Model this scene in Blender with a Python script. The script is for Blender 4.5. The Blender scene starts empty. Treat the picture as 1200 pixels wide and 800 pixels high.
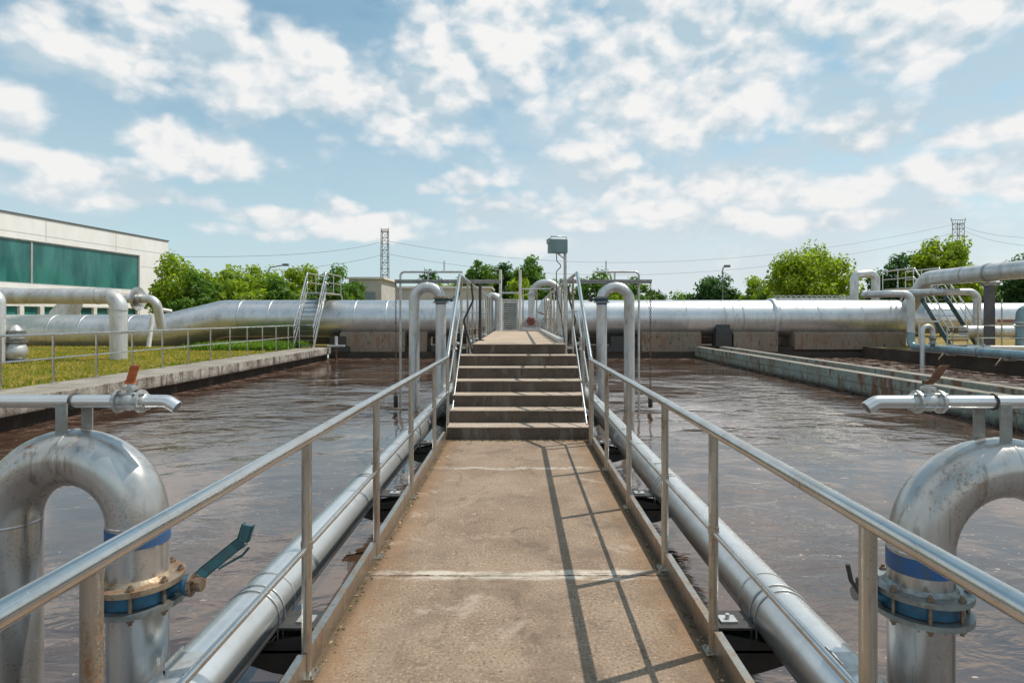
import bpy, bmesh, math, random
from mathutils import Vector, Matrix, noise as mn
from math import pi, sin, cos, radians, atan2, sqrt
random.seed(7)
S = bpy.data.scenes[0] if bpy.data.scenes else bpy.data.scenes.new("Scene")
S = bpy.context.scene
COL = S.collection

# ------------------------------------------------------------------ camera
FPX = 700.0; VX = 606.0; VY = 372.0; EYE = 1.6
cd = bpy.data.cameras.new("camera"); cam = bpy.data.objects.new("camera", cd); COL.objects.link(cam)
cam.location = (0, 0, EYE); cam.rotation_euler = (pi/2, 0, 0)
cd.sensor_width = 36; cd.lens = 36*FPX/1200; cd.shift_y = -(400-VY)/1200; cd.shift_x = (600-VX)/1200
cd.clip_start = 0.05; cd.clip_end = 6000
S.camera = cam

# ------------------------------------------------------------------ light
SUNV = Vector((.58, .25, 1.0)).normalized()
EL = math.asin(SUNV.z)
sl = bpy.data.lights.new("sun", 'SUN'); sl.energy = 4.2; sl.angle = radians(.5); sl.color = (1, .93, .82)
so = bpy.data.objects.new("sun", sl); COL.objects.link(so)
so.rotation_euler = SUNV.to_track_quat('Z', 'Y').to_euler(); so.location = (20, 10, 40)

S.view_settings.view_transform = 'Standard'; S.view_settings.look = 'None'
S.view_settings.gamma = 1; S.view_settings.exposure = 0.0; S.view_settings.use_curve_mapping = False

W = bpy.data.worlds.new("World"); S.world = W; W.use_nodes = True
class NT:
    """tiny node-graph helper"""
    def __init__(s, nt): s.nt = nt; s.n = nt.nodes; s.l = nt.links
    def node(s, t, **kw):
        n = s.n.new(t)
        for k, v in kw.items(): setattr(n, k, v)
        return n
    def set(s, inp, v):
        if isinstance(v, bpy.types.NodeSocket): s.l.new(v, inp)
        elif v is not None:
            if hasattr(inp, 'default_value'):
                if isinstance(v, (tuple, list)) and inp.type == 'RGBA' and len(v) == 3: v = (*v, 1)
                inp.default_value = v
    def math(s, op, a, b=None, c=None, clamp=False):
        n = s.node('ShaderNodeMath', operation=op, use_clamp=clamp)
        s.set(n.inputs[0], a)
        if b is not None: s.set(n.inputs[1], b)
        if c is not None: s.set(n.inputs[2], c)
        return n.outputs[0]
    def vmath(s, op, a, b=None, out=0):
        n = s.node('ShaderNodeVectorMath', operation=op)
        s.set(n.inputs[0], a)
        if b is not None: s.set(n.inputs[1], b)
        return n.outputs[out]
    def mapr(s, v, a, b, c=0., d=1., smooth=True):
        n = s.node('ShaderNodeMapRange', interpolation_type='SMOOTHSTEP' if smooth else 'LINEAR')
        s.set(n.inputs[0], v); n.inputs[1].default_value = a; n.inputs[2].default_value = b
        n.inputs[3].default_value = c; n.inputs[4].default_value = d
        return n.outputs[0]
    def mix(s, f, a, b, mode='MIX'):
        n = s.node('ShaderNodeMix', data_type='RGBA', blend_type=mode)
        s.set(n.inputs[0], f); s.set(n.inputs[6], a); s.set(n.inputs[7], b)
        return n.outputs[2]
    def noise(s, vec, scale, detail=4, rough=.55, dist=0., out=0, lac=2.0):
        n = s.node('ShaderNodeTexNoise')
        s.set(n.inputs['Vector'], vec); n.inputs['Scale'].default_value = scale
        n.inputs['Detail'].default_value = detail; n.inputs['Roughness'].default_value = rough
        n.inputs['Distortion'].default_value = dist; n.inputs['Lacunarity'].default_value = lac
        return n.outputs[out]
    def sep(s, v):
        n = s.node('ShaderNodeSeparateXYZ'); s.set(n.inputs[0], v); return n.outputs
    def comb(s, x, y, z):
        n = s.node('ShaderNodeCombineXYZ'); s.set(n.inputs[0], x); s.set(n.inputs[1], y); s.set(n.inputs[2], z); return n.outputs[0]

w = NT(W.node_tree); w.n.clear()
wo = w.node('ShaderNodeOutputWorld'); bg = w.node('ShaderNodeBackground')
w.l.new(bg.outputs[0], wo.inputs[0]); bg.inputs[1].default_value = 0.10
sky = w.node('ShaderNodeTexSky', sky_type='NISHITA'); sky.sun_disc = False
sky.sun_elevation = EL; sky.sun_rotation = atan2(SUNV.x, SUNV.y); sky.air_density = 1.0; sky.dust_density = .6; sky.ozone_density = 2.0
tc = w.node('ShaderNodeTexCoord'); D = w.vmath('NORMALIZE', tc.outputs['Generated'])
# cloud banks: soft bodies at fixed directions of the sky, broken up by noise
BL = [(85,62,80,30,1.0),(40,40,50,20,.8),(8,130,34,30,1.0),(205,38,85,50,1.0),(262,85,55,38,1.05),(385,92,75,36,1.1),(455,118,80,38,1.1),(500,150,55,22,1.0),(420,148,100,22,.75),
      (565,102,20,9,1.1),(205,165,40,14,1.0),(262,180,42,17,1.15),(75,194,42,12,1.1),(55,225,70,14,.8),(190,238,70,16,.9),(310,250,62,10,1.05),(90,160,16,7,.7),
      (575,30,75,40,.95),(530,80,35,25,.9),(640,60,60,40,.85),(760,55,110,60,1.15),(845,40,70,45,1.05),(820,120,55,35,1.1),(745,110,22,20,1.2),(900,75,50,50,.95),
      (1010,15,50,22,1.15),(1085,25,75,26,1.15),(1190,8,50,22,.9),(1010,158,38,20,1.05),(1050,200,95,18,1.0),(1150,156,80,11,1.1),(1190,205,60,14,.9),(850,215,90,16,1.05),(930,225,80,12,1.0),(700,205,65,24,.95),(770,215,70,16,.95),
      (505,220,20,9,1.1),(543,212,18,11,1.2),(445,262,50,12,1.1),(480,275,60,8,.9),(350,272,60,7,.95),(250,266,40,9,.9),(405,240,26,10,1.),(120,212,30,9,.95),(640,240,50,12,.95),(690,262,60,8,.9),(840,262,70,9,.9),(960,258,60,10,.9),(1060,248,70,9,.9),(780,245,50,10,.95),(575,250,50,14,1.0),(620,285,90,10,.7)]
def cloudfield(vec, lo=False):
    """density field of the cloud cover for a direction vector"""
    wrp = w.noise(w.vmath('MULTIPLY', vec, (1, 1, 1.4)), 8.0, 3, .55, out=1)
    v2 = w.vmath('ADD', vec, w.vmath('MULTIPLY', w.vmath('SUBTRACT', wrp, (.5, .5, .5)), (.075, .075, .06)))
    acc = None
    for (px, py, rx, ry, wt) in BL:
        c = Vector(((px-VX)/FPX, 1, (VY-py)/FPX)); L = c.length; c = c/L
        sx = FPX*L/rx*.58; sz = FPX*L/ry*.58
        d = w.vmath('MULTIPLY', w.vmath('SUBTRACT', v2, tuple(c)), (sx, sx*.8, sz))
        q = w.vmath('DOT_PRODUCT', d, d, out=1)
        g = w.math('MULTIPLY', w.math('POWER', 2.0, w.math('MULTIPLY', q, -1.0)), wt)
        acc = g if acc is None else w.math('MAXIMUM', acc, g)
    return acc
def billow(vec, scale):
    """heaped, cauliflower-like relief: rounded cells at several sizes"""
    v = w.vmath('ADD', vec, w.vmath('MULTIPLY', w.vmath('SUBTRACT', w.noise(vec, scale*1.3, 4, .6, out=1), (.5, .5, .5)), (.05, .05, .05)))
    n = w.node('ShaderNodeTexVoronoi', feature='F1'); w.set(n.inputs['Vector'], v)
    n.inputs['Scale'].default_value = scale; n.inputs['Detail'].default_value = 2.0; n.inputs['Roughness'].default_value = .5
    n.inputs['Lacunarity'].default_value = 2.2
    return w.math('SUBTRACT', 1.0, n.outputs['Distance'])
def detail(vec):
    v = w.vmath('MULTIPLY', vec, (1, 1, 1.5))
    return w.math('ADD', w.math('MULTIPLY', w.noise(v, 6.5, 8, .57, .05), .68), w.math('MULTIPLY', billow(v, 9.0), .32))
dz = w.sep(D)[2]; dy = w.sep(D)[1]
acc = cloudfield(D)
det = detail(D)
big = w.noise(w.vmath('MULTIPLY', D, (1, 1, 2.2)), 2.3, 4, .55)
behind = w.mapr(dy, .55, .2)                       # other half of the sky: generic broken cloud
gen = w.math('MULTIPLY', w.mapr(big, .40, .62), behind)
dens = w.math('ADD', w.math('MAXIMUM', acc, gen), w.math('MULTIPLY', w.math('SUBTRACT', det, .53), 1.7))
cov = w.mapr(dens, .19, .66)
up = w.vmath('ADD', D, (.014, 0, .024))
relief = w.math('MULTIPLY', w.math('SUBTRACT', det, detail(up)), 5.6)
core = w.mapr(dens, .5, 1.5)
lit = w.math('ADD', w.math('MULTIPLY_ADD', core, -.10, .60), relief, clamp=True)
cbright = w.mix(lit, (4.7, 6.1, 7.0), (9.3, 9.2, 9.1))
vn = w.noise(w.vmath('MULTIPLY', w.vmath('ADD', D, (3.1, 0, 0)), (1, 1, 2.3)), 4.2, 6, .6)
side = w.mapr(w.sep(D)[0], -.35, .20, .45, 1.)
veil = w.math('MULTIPLY', w.mapr(vn, .30, .56), w.math('MULTIPLY', side, .88))
base = w.mix(1.0, sky.outputs[0], (.98, 1.40, 1.26), 'MULTIPLY')
base = w.mix(veil, base, w.mix(w.mapr(det, .44, .60), (4.3, 6.0, 7.1), (8.1, 8.4, 8.6)))
hz = w.mapr(dz, .0, .42, .95, 0, smooth=False)
base = w.mix(hz, base, w.mix(w.mapr(w.sep(D)[0], -.3, .2), (6.0, 7.2, 7.8), (7.4, 7.9, 8.2)))
cl = w.mix(w.math('MULTIPLY', hz, .5), cbright, (8.5, 8.5, 8.5))
col = w.mix(w.math('MULTIPLY', cov, w.mapr(dz, .02, .16, .45, .97)), base, cl)
w.l.new(col, bg.inputs[0])
try:
    W.cycles.sampling_method = 'MANUAL'; W.cycles.sample_map_resolution = 1024
except Exception: pass

# ------------------------------------------------------------------ helpers
def P(px, py, d): return Vector(((px-VX)/FPX*d, d, EYE+(VY-py)/FPX*d))
WLOC = {}
def empty(name, loc, label, cat, group=None):
    o = bpy.data.objects.new(name, None); COL.objects.link(o); o.location = loc; o.empty_display_size = .2
    o['label'] = label; o['category'] = cat
    if group: o['group'] = group
    WLOC[o.name] = Vector(loc)
    return o
def frame(d):
    d = d.normalized(); a = Vector((0, 0, 1)) if abs(d.z) < .95 else Vector((0, 1, 0))
    u = d.cross(a).normalized(); v = u.cross(d).normalized(); return u, v
class MB:
    def __init__(s): s.v = []; s.f = []; s.sm = []; s.mi = []; s.cur = 0
    def add(s, vs, fs, smooth=False):
        o = len(s.v); s.v += [Vector(p) for p in vs]
        for f in fs: s.f.append([i+o for i in f]); s.sm.append(smooth); s.mi.append(s.cur)
        return s
    def box(s, x0, x1, y0, y1, z0, z1, M=None, bev=0):
        if bev:
            bm = bmesh.new(); bmesh.ops.create_cube(bm, size=1)
            for v in bm.verts: v.co = Vector(((x0+x1)/2+v.co.x*(x1-x0), (y0+y1)/2+v.co.y*(y1-y0), (z0+z1)/2+v.co.z*(z1-z0)))
            bmesh.ops.bevel(bm, geom=bm.edges[:], offset=bev, segments=2, affect='EDGES', profile=.5)
            bm.verts.index_update(); vs = [v.co.copy() for v in bm.verts]; fs = [[v.index for v in f.verts] for f in bm.faces]; bm.free()
        else:
            vs = [Vector((x, y, z)) for z in (z0, z1) for y in (y0, y1) for x in (x0, x1)]
            fs = [(0,2,3,1), (4,5,7,6), (0,1,5,4), (2,6,7,3), (0,4,6,2), (1,3,7,5)]
        if M is not None: vs = [M @ v for v in vs]
        return s.add(vs, fs)
    def tube(s, pts, r, n=16, caps=True, bend=0, hollow=False):
        pts = [Vector(p) for p in pts]
        rr = r if isinstance(r, (list, tuple)) else None
        if bend:
            out = [pts[0]]
            for i in range(1, len(pts)-1):
                a, b, c = pts[i-1], pts[i], pts[i+1]
                d0 = (a-b).normalized(); d1 = (c-b).normalized(); ang = d0.angle(d1)
                if ang > pi-.05: out.append(b); continue
                t = bend/math.tan(ang/2); t = min(t, (a-b).length*.499, (c-b).length*.499); R = t*math.tan(ang/2)
                ctr = b+(d0+d1).normalized()*(R/sin(ang/2)); p0 = b+d0*t; p1 = b+d1*t
                k = max(4, int((pi-ang)/.16)); e0 = p0-ctr; e1 = p1-ctr; full = e0.angle(e1); ax = e0.cross(e1).normalized()
                for j in range(k+1): out.append(ctr+Matrix.Rotation(full*j/k, 3, ax) @ e0)
            out.append(pts[-1]); pts = out
        m = len(pts); T = []
        for i in range(m):
            a = pts[max(0, i-1)]; b = pts[min(m-1, i+1)]; T.append((b-a).normalized())
        u, v = frame(T[0]); vs = []; 
        for i in range(m):
            if i:
                q = T[i-1].rotation_difference(T[i]); u = q @ u; v = q @ v
            ra = rr[i] if rr and len(rr) == m else (rr[0] if rr else r)
            # mitre correction
            for k in range(n):
                a = 2*pi*k/n; vs.append(pts[i]+(u*cos(a)+v*sin(a))*ra)
        fs = [(i*n+k, i*n+(k+1) % n, (i+1)*n+(k+1) % n, (i+1)*n+k) for i in range(m-1) for k in range(n)]
        s.add(vs, fs, True)
        if caps:
            if hollow:
                for end, sgn in ((0, 1), (m-1, -1)):
                    ring = vs[end*n:(end+1)*n]; c = pts[end]
                    inn = [c+(p-c)*.86 for p in ring]; dp = [p+T[end]*sgn*r*1.2 for p in inn]
                    s.add(ring+inn+dp, [(k, (k+1) % n, n+(k+1) % n, n+k) for k in range(n)]+[(n+k, n+(k+1) % n, 2*n+(k+1) % n, 2*n+k) for k in range(n)]+[tuple(range(2*n, 3*n))])
            else: s.add(vs[:n], [tuple(range(n))[::-1]]); s.add(vs[-n:], [tuple(range(n))])
        return s
    def ring(s, c, ax, r0, r1, h, n=32):      # flat ring / disc of thickness h centred on c
        c = Vector(c); ax = Vector(ax).normalized(); u, v = frame(ax); prof = [(r0, -h/2), (r1, -h/2), (r1, h/2), (r0, h/2)]
        vs = [c+(u*cos(2*pi*k/n)+v*sin(2*pi*k/n))*r+ax*z for (r, z) in prof for k in range(n)]
        fs = [(a*n+k, a*n+(k+1) % n, ((a+1) % 4)*n+(k+1) % n, ((a+1) % 4)*n+k) for a in range(4) for k in range(n)]
        return s.add(vs, fs)
    def lathe(s, c, ax, prof, n=24, smooth=True):
        c = Vector(c); ax = Vector(ax).normalized(); u, v = frame(ax); m = len(prof)
        vs = [c+(u*cos(2*pi*k/n)+v*sin(2*pi*k/n))*r+ax*z for (r, z) in prof for k in range(n)]
        fs = [(a*n+k, a*n+(k+1) % n, (a+1)*n+(k+1) % n, (a+1)*n+k) for a in range(m-1) for k in range(n)]
        s.add(vs, fs, smooth); s.add(vs[:n], [tuple(range(n))[::-1]]); s.add(vs[-n:], [tuple(range(n))]); return s
    def prism(s, poly, off):                  # polygon list of 3D points extruded by off
        poly = [Vector(p) for p in poly]; off = Vector(off); n = len(poly)
        return s.add(poly+[p+off for p in poly], [tuple(range(n))[::-1], tuple(range(n, 2*n))]+[(k, (k+1) % n, n+(k+1) % n, n+k) for k in range(n)])
    def build(s, name, mats, parent=None, root=None, label=None):
        if not isinstance(mats, (list, tuple)): mats = [mats]
        base = Vector((0, 0, 0))
        if parent is not None: base = WLOC[parent.name]
        me = bpy.data.meshes.new(name); me.from_pydata([tuple(p-base) for p in s.v], [], s.f)
        for m in mats: me.materials.append(m)
        me.polygons.foreach_set('use_smooth', s.sm); me.polygons.foreach_set('material_index', s.mi); 
        bm = bmesh.new(); bm.from_mesh(me); 
        if len(bm.faces) < 60000: bmesh.ops.recalc_face_normals(bm, faces=bm.faces[:])
        bm.to_mesh(me); bm.free(); me.update()
        o = bpy.data.objects.new(name, me); COL.objects.link(o)
        if parent is not None: o.parent = parent; WLOC[o.name] = base
        if label: o['label'] = label
        return o
    def single(s, name, mats, label, cat, group=None):   # a thing of one mesh, origin at its base
        lo = Vector((min(p.x for p in s.v), min(p.y for p in s.v), min(p.z for p in s.v))); hi = Vector((max(p.x for p in s.v), max(p.y for p in s.v), 0))
        c = Vector(((lo.x+hi.x)/2, (lo.y+hi.y)/2, lo.z)); s.v = [p-c for p in s.v]
        o = s.build(name, mats); o.location = c; o['label'] = label; o['category'] = cat
        if group: o['group'] = group
        return o
def struct(name, mb, mats, kind='structure'):
    o = mb.build(name, mats); o['kind'] = kind; return o
def copy_tree(o, parent=None):
    c = o.copy(); COL.objects.link(c)
    if parent is not None: c.parent = parent; c.matrix_parent_inverse.identity()
    for ch in list(o.children): copy_tree(ch, c)
    return c

# ------------------------------------------------------------------ materials
MATS = {}
def newmat(name):
    m = bpy.data.materials.new(name); m.use_nodes = True; t = NT(m.node_tree); t.n.clear()
    out = t.node('ShaderNodeOutputMaterial'); b = t.node('ShaderNodeBsdfPrincipled'); t.l.new(b.outputs[0], out.inputs[0])
    geo = t.node('ShaderNodeNewGeometry'); MATS[name] = m
    return m, t, b, geo.outputs['Position'], out
def bump(t, b, h, strength, dist=.01):
    n = t.node('ShaderNodeBump'); n.inputs['Strength'].default_value = strength; n.inputs['Distance'].default_value = dist
    t.set(n.inputs['Height'], h); t.l.new(n.outputs[0], b.inputs['Normal']); return n
def metal(name, c1, c2, rough=.32, met=.9, rust=0., rustcol=(.23, .11, .05), scale=3., streak=1., rv=.14, bmp=.06, grime=(.16, .12, .09), gr=0., speck=0.):
    m, t, b, pos, out = newmat(name)
    v = t.vmath('MULTIPLY', pos, (1, 1, 1/streak if streak else 1))
    n1 = t.noise(v, scale, 6, .6); n2 = t.noise(v, scale*5.3, 5, .6); n3 = t.noise(pos, scale*22, 3, .6)
    c = t.mix(t.mapr(n1, .35, .68), c1, c2)
    if gr: c = t.mix(t.math('MULTIPLY', t.mapr(n2, .5, .72), gr), c, grime)
    r = t.math('ADD', rough, t.math('MULTIPLY', t.math('SUBTRACT', n1, .5), rv*2.5))
    r = t.math('ADD', r, t.math('MULTIPLY', t.math('SUBTRACT', n3, .5), rv))
    mt = met
    if rust:
        f = t.math('MULTIPLY', t.mapr(t.math('ADD', t.math('MULTIPLY', n1, .6), t.math('MULTIPLY', n3, .5)), .66-rust*.2, .74-rust*.2), 1)
        f = t.math('MULTIPLY', f, t.mapr(n2, .42, .6)); c = t.mix(f, c, rustcol)
        r = t.math('MULTIPLY_ADD', f, .4, r); mt = t.math('MULTIPLY_ADD', f, -met, met)
    t.set(b.inputs['Base Color'], c); t.set(b.inputs['Roughness'], r); t.set(b.inputs['Metallic'], mt)
    if speck:
        sp = t.noise(pos, 95, 2, .6); wh = t.noise(t.vmath('ADD', pos, (5, 2, 9)), 2.6, 4, .6)
        f = t.math('MULTIPLY', t.mapr(sp, .56, .62), t.mapr(wh, .50, .62)); c = t.mix(t.math('MULTIPLY', f, speck), c, rustcol); b.inputs['Base Color']; t.set(b.inputs['Base Color'], c)
        dr_ = t.noise(t.vmath('MULTIPLY', pos, (1, 1, .06)), 26, 4, .6); f = t.math('MULTIPLY', t.mapr(dr_, .54, .66, 0, .6), t.mapr(n1, .4, .6)); c = t.mix(f, c, grime); t.set(b.inputs['Base Color'], c)
    if bmp: bump(t, b, t.math('MULTIPLY_ADD', n3, .3, n2), bmp, .01)
    return m
def plain(name, c, c2=None, rough=.6, scale=6., met=0., bmp=.0, streak=1.):
    m, t, b, pos, out = newmat(name)
    n1 = t.noise(t.vmath('MULTIPLY', pos, (1, 1, 1/streak)), scale, 6, .6)
    t.set(b.inputs['Base Color'], t.mix(t.mapr(n1, .3, .7), c, c2 or c)); b.inputs['Roughness'].default_value = rough; b.inputs['Metallic'].default_value = met
    if bmp: bump(t, b, n1, bmp, .01)
    return m
steel = metal('stainless', (.66, .65, .63), (.56, .53, .49), .20, 1, rust=.05, scale=5, gr=.15, rv=.06, streak=1, bmp=.012)
postm = metal('post_steel', (.52, .49, .44), (.36, .31, .25), .36, .95, rust=.45, scale=6, gr=.45, streak=4, bmp=.06)
neckm = metal('grey_pipe', (.60, .60, .59), (.47, .45, .42), .30, .80, rust=.10, scale=2.2, gr=.28, streak=2.5, rv=.05, rustcol=(.30, .17, .10), bmp=.008, speck=.45, grime=(.22, .18, .14))
neckfar = metal('grey_pipe_pale', (.66, .67, .67), (.50, .49, .47), .42, .55, rust=.15, scale=3, gr=.3, streak=3, bmp=.06)
mainm = metal('long_pipe_metal', (.76, .77, .77), (.66, .66, .65), .30, .8, rust=.0, scale=2.2, gr=.15, rv=.06, bmp=.02)
clad = metal('aluminium_cladding', (.70, .71, .72), (.58, .585, .59), .40, .92, rust=.05, scale=1.1, gr=.25, rv=.08, streak=2, bmp=.05)
cladb = metal('aluminium_cladding_band', (.60, .60, .60), (.44, .43, .41), .42, .9, scale=2, gr=.4)
galv = metal('galvanised', (.60, .61, .60), (.46, .46, .45), .48, .7, rust=.15, scale=6, gr=.3)
tealm = metal('teal_steel', (.11, .17, .18), (.06, .10, .11), .45, .3, rust=.3, scale=5)
bluepipe = metal('blue_grey_pipe', (.26, .38, .43), (.18, .27, .31), .4, .4, rust=.2, scale=3)
blk = plain('black_steel', (.032, .032, .034), (.06, .052, .045), .55, 12, bmp=.1)
rustm = metal('rusty_iron', (.20, .10, .06), (.11, .06, .04), .75, .3, scale=14, bmp=.3)
flm = metal('flange_metal', (.46, .37, .27), (.26, .18, .12), .48, .75, rust=.6, scale=16, bmp=.2)
flg = metal('flange_grey', (.30, .34, .34), (.20, .20, .19), .45, .7, rust=.4, scale=16, bmp=.2)
bluem = plain('blue_paint', (.02, .10, .28), (.05, .09, .17), .5, 22, bmp=.1)
blueb = plain('valve_blue', (.02, .15, .27), (.03, .06, .09), .45, 9, bmp=.15)
leverm = plain('lever_teal', (.012, .095, .12), (.025, .06, .07), .4, 25, bmp=.1)
orange = plain('orange_handle', (.62, .17, .05), (.38, .10, .04), .5, 30, bmp=.1)
redm = plain('red_motor', (.26, .07, .06), (.16, .05, .05), .5, 10)
whitem = plain('white_paint', (.74, .72, .68), (.60, .57, .52), .5, 5)
bolt_m = metal('bolt_metal', (.30, .24, .18), (.16, .11, .08), .5, .7, rust=.5, scale=30, bmp=.1)
wirem = plain('wire', (.10, .11, .12), None, .6)
pylm = plain('pylon_steel', (.13, .14, .15), (.20, .2, .2), .6)
bracketm = metal('bracket_flat', (.34, .36, .35), (.26, .25, .23), .5, .5, scale=9, gr=.4)

def concrete(name, c1, c2, c3, scale=1.2, agg=120, rough=.9, stain=None, joints=False, edge=None, dark=(.08, .065, .05), lower=None):
    m, t, b, pos, out = newmat(name)
    big = t.noise(pos, scale, 8, .62); mid = t.noise(pos, scale*7, 6, .65); fine = t.noise(pos, agg, 4, .7)
    c = t.mix(t.mapr(big, .32, .68), c1, c2); c = t.mix(t.mapr(mid, .55, .75), c, c3)
    c = t.mix(t.mapr(fine, .54, .68, 0, .7), c, tuple(min(1, k*1.75) for k in c1)); c = t.mix(t.mapr(fine, .47, .33, 0, .8), c, tuple(k*.35 for k in c2))
    x, y, z = t.sep(pos)
    if joints:
        wob = t.math('MULTIPLY', t.math('SUBTRACT', t.noise(pos, 2.5, 4, .6), .5), .16)
        yy = t.math('ADD', y, wob)
        pn = t.noise(t.vmath('MULTIPLY', pos, (1, 3, 1)), 5, 6, .7)
        for (jy, wd, a) in joints:
            dist = t.math('ABSOLUTE', t.math('SUBTRACT', yy, jy))
            f = t.math('MULTIPLY', t.mapr(dist, wd, wd*.45), t.mapr(pn, .36, .56))
            c = t.mix(t.math('MULTIPLY', f, a), c, (.56, .50, .42))
            dc = t.math('ABSOLUTE', t.math('SUBTRACT', t.math('ADD', y, t.math('MULTIPLY', wob, .35)), jy-.01))
            c = t.mix(t.math('MULTIPLY', t.mapr(dc, .009, .003), t.mapr(mid, .4, .55)), c, (.05, .04, .03))
    if edge:
        e = t.math('ABSOLUTE', x); f = t.math('MULTIPLY', t.mapr(t.math('ADD', e, t.math('MULTIPLY', t.math('SUBTRACT', mid, .5), .5)), edge-.28, edge), .62)
        c = t.mix(f, c, (.22, .12, .055)); 
        c = t.mix(t.math('MULTIPLY', t.mapr(t.math('ADD', e, t.math('MULTIPLY', t.math('SUBTRACT', fine, .5), .2)), edge-.07, edge-.01), .7), c, (.05, .045, .03))
        sp = t.noise(pos, 42, 3, .6); c = t.mix(t.mapr(sp, .69, .74), c, (.09, .055, .035))
        sp = t.noise(t.vmath('ADD', pos, (7, 3, 1)), 1.9, 6, .6); c = t.mix(t.mapr(sp, .50, .64, 0, .5), c, (.15, .11, .082))
        sp = t.noise(t.vmath('ADD', t.vmath('MULTIPLY', pos, (1, .7, 1)), (2, 9, 4)), 4.3, 8, .7, .6); c = t.mix(t.mapr(sp, .56, .66, 0, .55), c, (.125, .092, .068))
        sp = t.noise(t.vmath('ADD', pos, (12, 1, 4)), 3.1, 8, .7, .4); c = t.mix(t.mapr(sp, .58, .68, 0, .5), c, (.44, .36, .29))
        cr = t.node('ShaderNodeTexVoronoi', feature='DISTANCE_TO_EDGE'); t.set(cr.inputs['Vector'], t.vmath('ADD', pos, t.vmath('MULTIPLY', t.noise(pos, 3, 5, .65, out=1), (.5, .5, 0)))); cr.inputs['Scale'].default_value = .55
        c = t.mix(t.math('MULTIPLY', t.mapr(cr.outputs[0], .006, .002), t.mapr(sp, .47, .57, 0, .42)), c, (.09, .068, .052))
    if lower:   # darker foot of a basin wall; on facem, shade under the ledge painted in
        zn = t.math('ADD', z, t.math('MULTIPLY', t.math('SUBTRACT', mid, .5), .25))
        c = t.mix(t.mapr(zn, lower+.16, lower-.08), c, dark)
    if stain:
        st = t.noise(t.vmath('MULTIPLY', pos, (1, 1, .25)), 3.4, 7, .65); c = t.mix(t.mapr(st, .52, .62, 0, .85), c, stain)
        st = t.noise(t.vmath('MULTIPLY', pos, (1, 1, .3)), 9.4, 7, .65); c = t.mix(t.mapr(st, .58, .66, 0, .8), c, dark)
    t.set(b.inputs['Base Color'], c); b.inputs['Roughness'].default_value = rough; b.inputs['Specular IOR Level'].default_value = .25
    bump(t, b, t.math('ADD', t.math('MULTIPLY', mid, .8), t.math('MULTIPLY', fine, .6)), .55, .008)
    return m
walkm = concrete('walkway_concrete', (.305, .228, .165), (.22, .158, .112), (.37, .295, .225), 1.5, 62, joints=[(3.72, .085, .9), (6.35, .06, .7), (1.2, .06, .6)], edge=.93)
topm = concrete('platform_concrete', (.46, .36, .27), (.38, .29, .215), (.48, .39, .30), 1.1, 95)
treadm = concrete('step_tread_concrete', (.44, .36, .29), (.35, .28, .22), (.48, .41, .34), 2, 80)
riserm = concrete('step_riser_concrete', (.13, .10, .078), (.08, .063, .049), (.16, .13, .10), 2.5, 80, stain=(.17, .15, .125))  # far darker than the treads: riser shade put into the weathered colour
ledgem = concrete('ledge_concrete', (.33, .30, .26), (.20, .175, .145), (.42, .39, .35), 1.6, 70)
facem = concrete('basin_wall_face', (.40, .37, .33), (.15, .12, .10), (.52, .49, .45), 2.2, 50, stain=(.07, .05, .04), dark=(.03, .022, .018), lower=-.14)
facer = concrete('basin_wall_face_green', (.26, .33, .30), (.24, .23, .18), (.42, .41, .35), 1.4, 50, stain=(.17, .08, .04), dark=(.035, .022, .016), lower=-.36)
saddlem = concrete('saddle_concrete', (.30, .24, .18), (.22, .17, .13), (.34, .28, .22), .6, 40, stain=(.25, .15, .10), dark=(.05, .035, .03))
darkc = concrete('dark_concrete', (.085, .065, .05), (.05, .04, .033), (.12, .09, .07), 1, 40)  # even dark brown for basin walls, beams and floor

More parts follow.
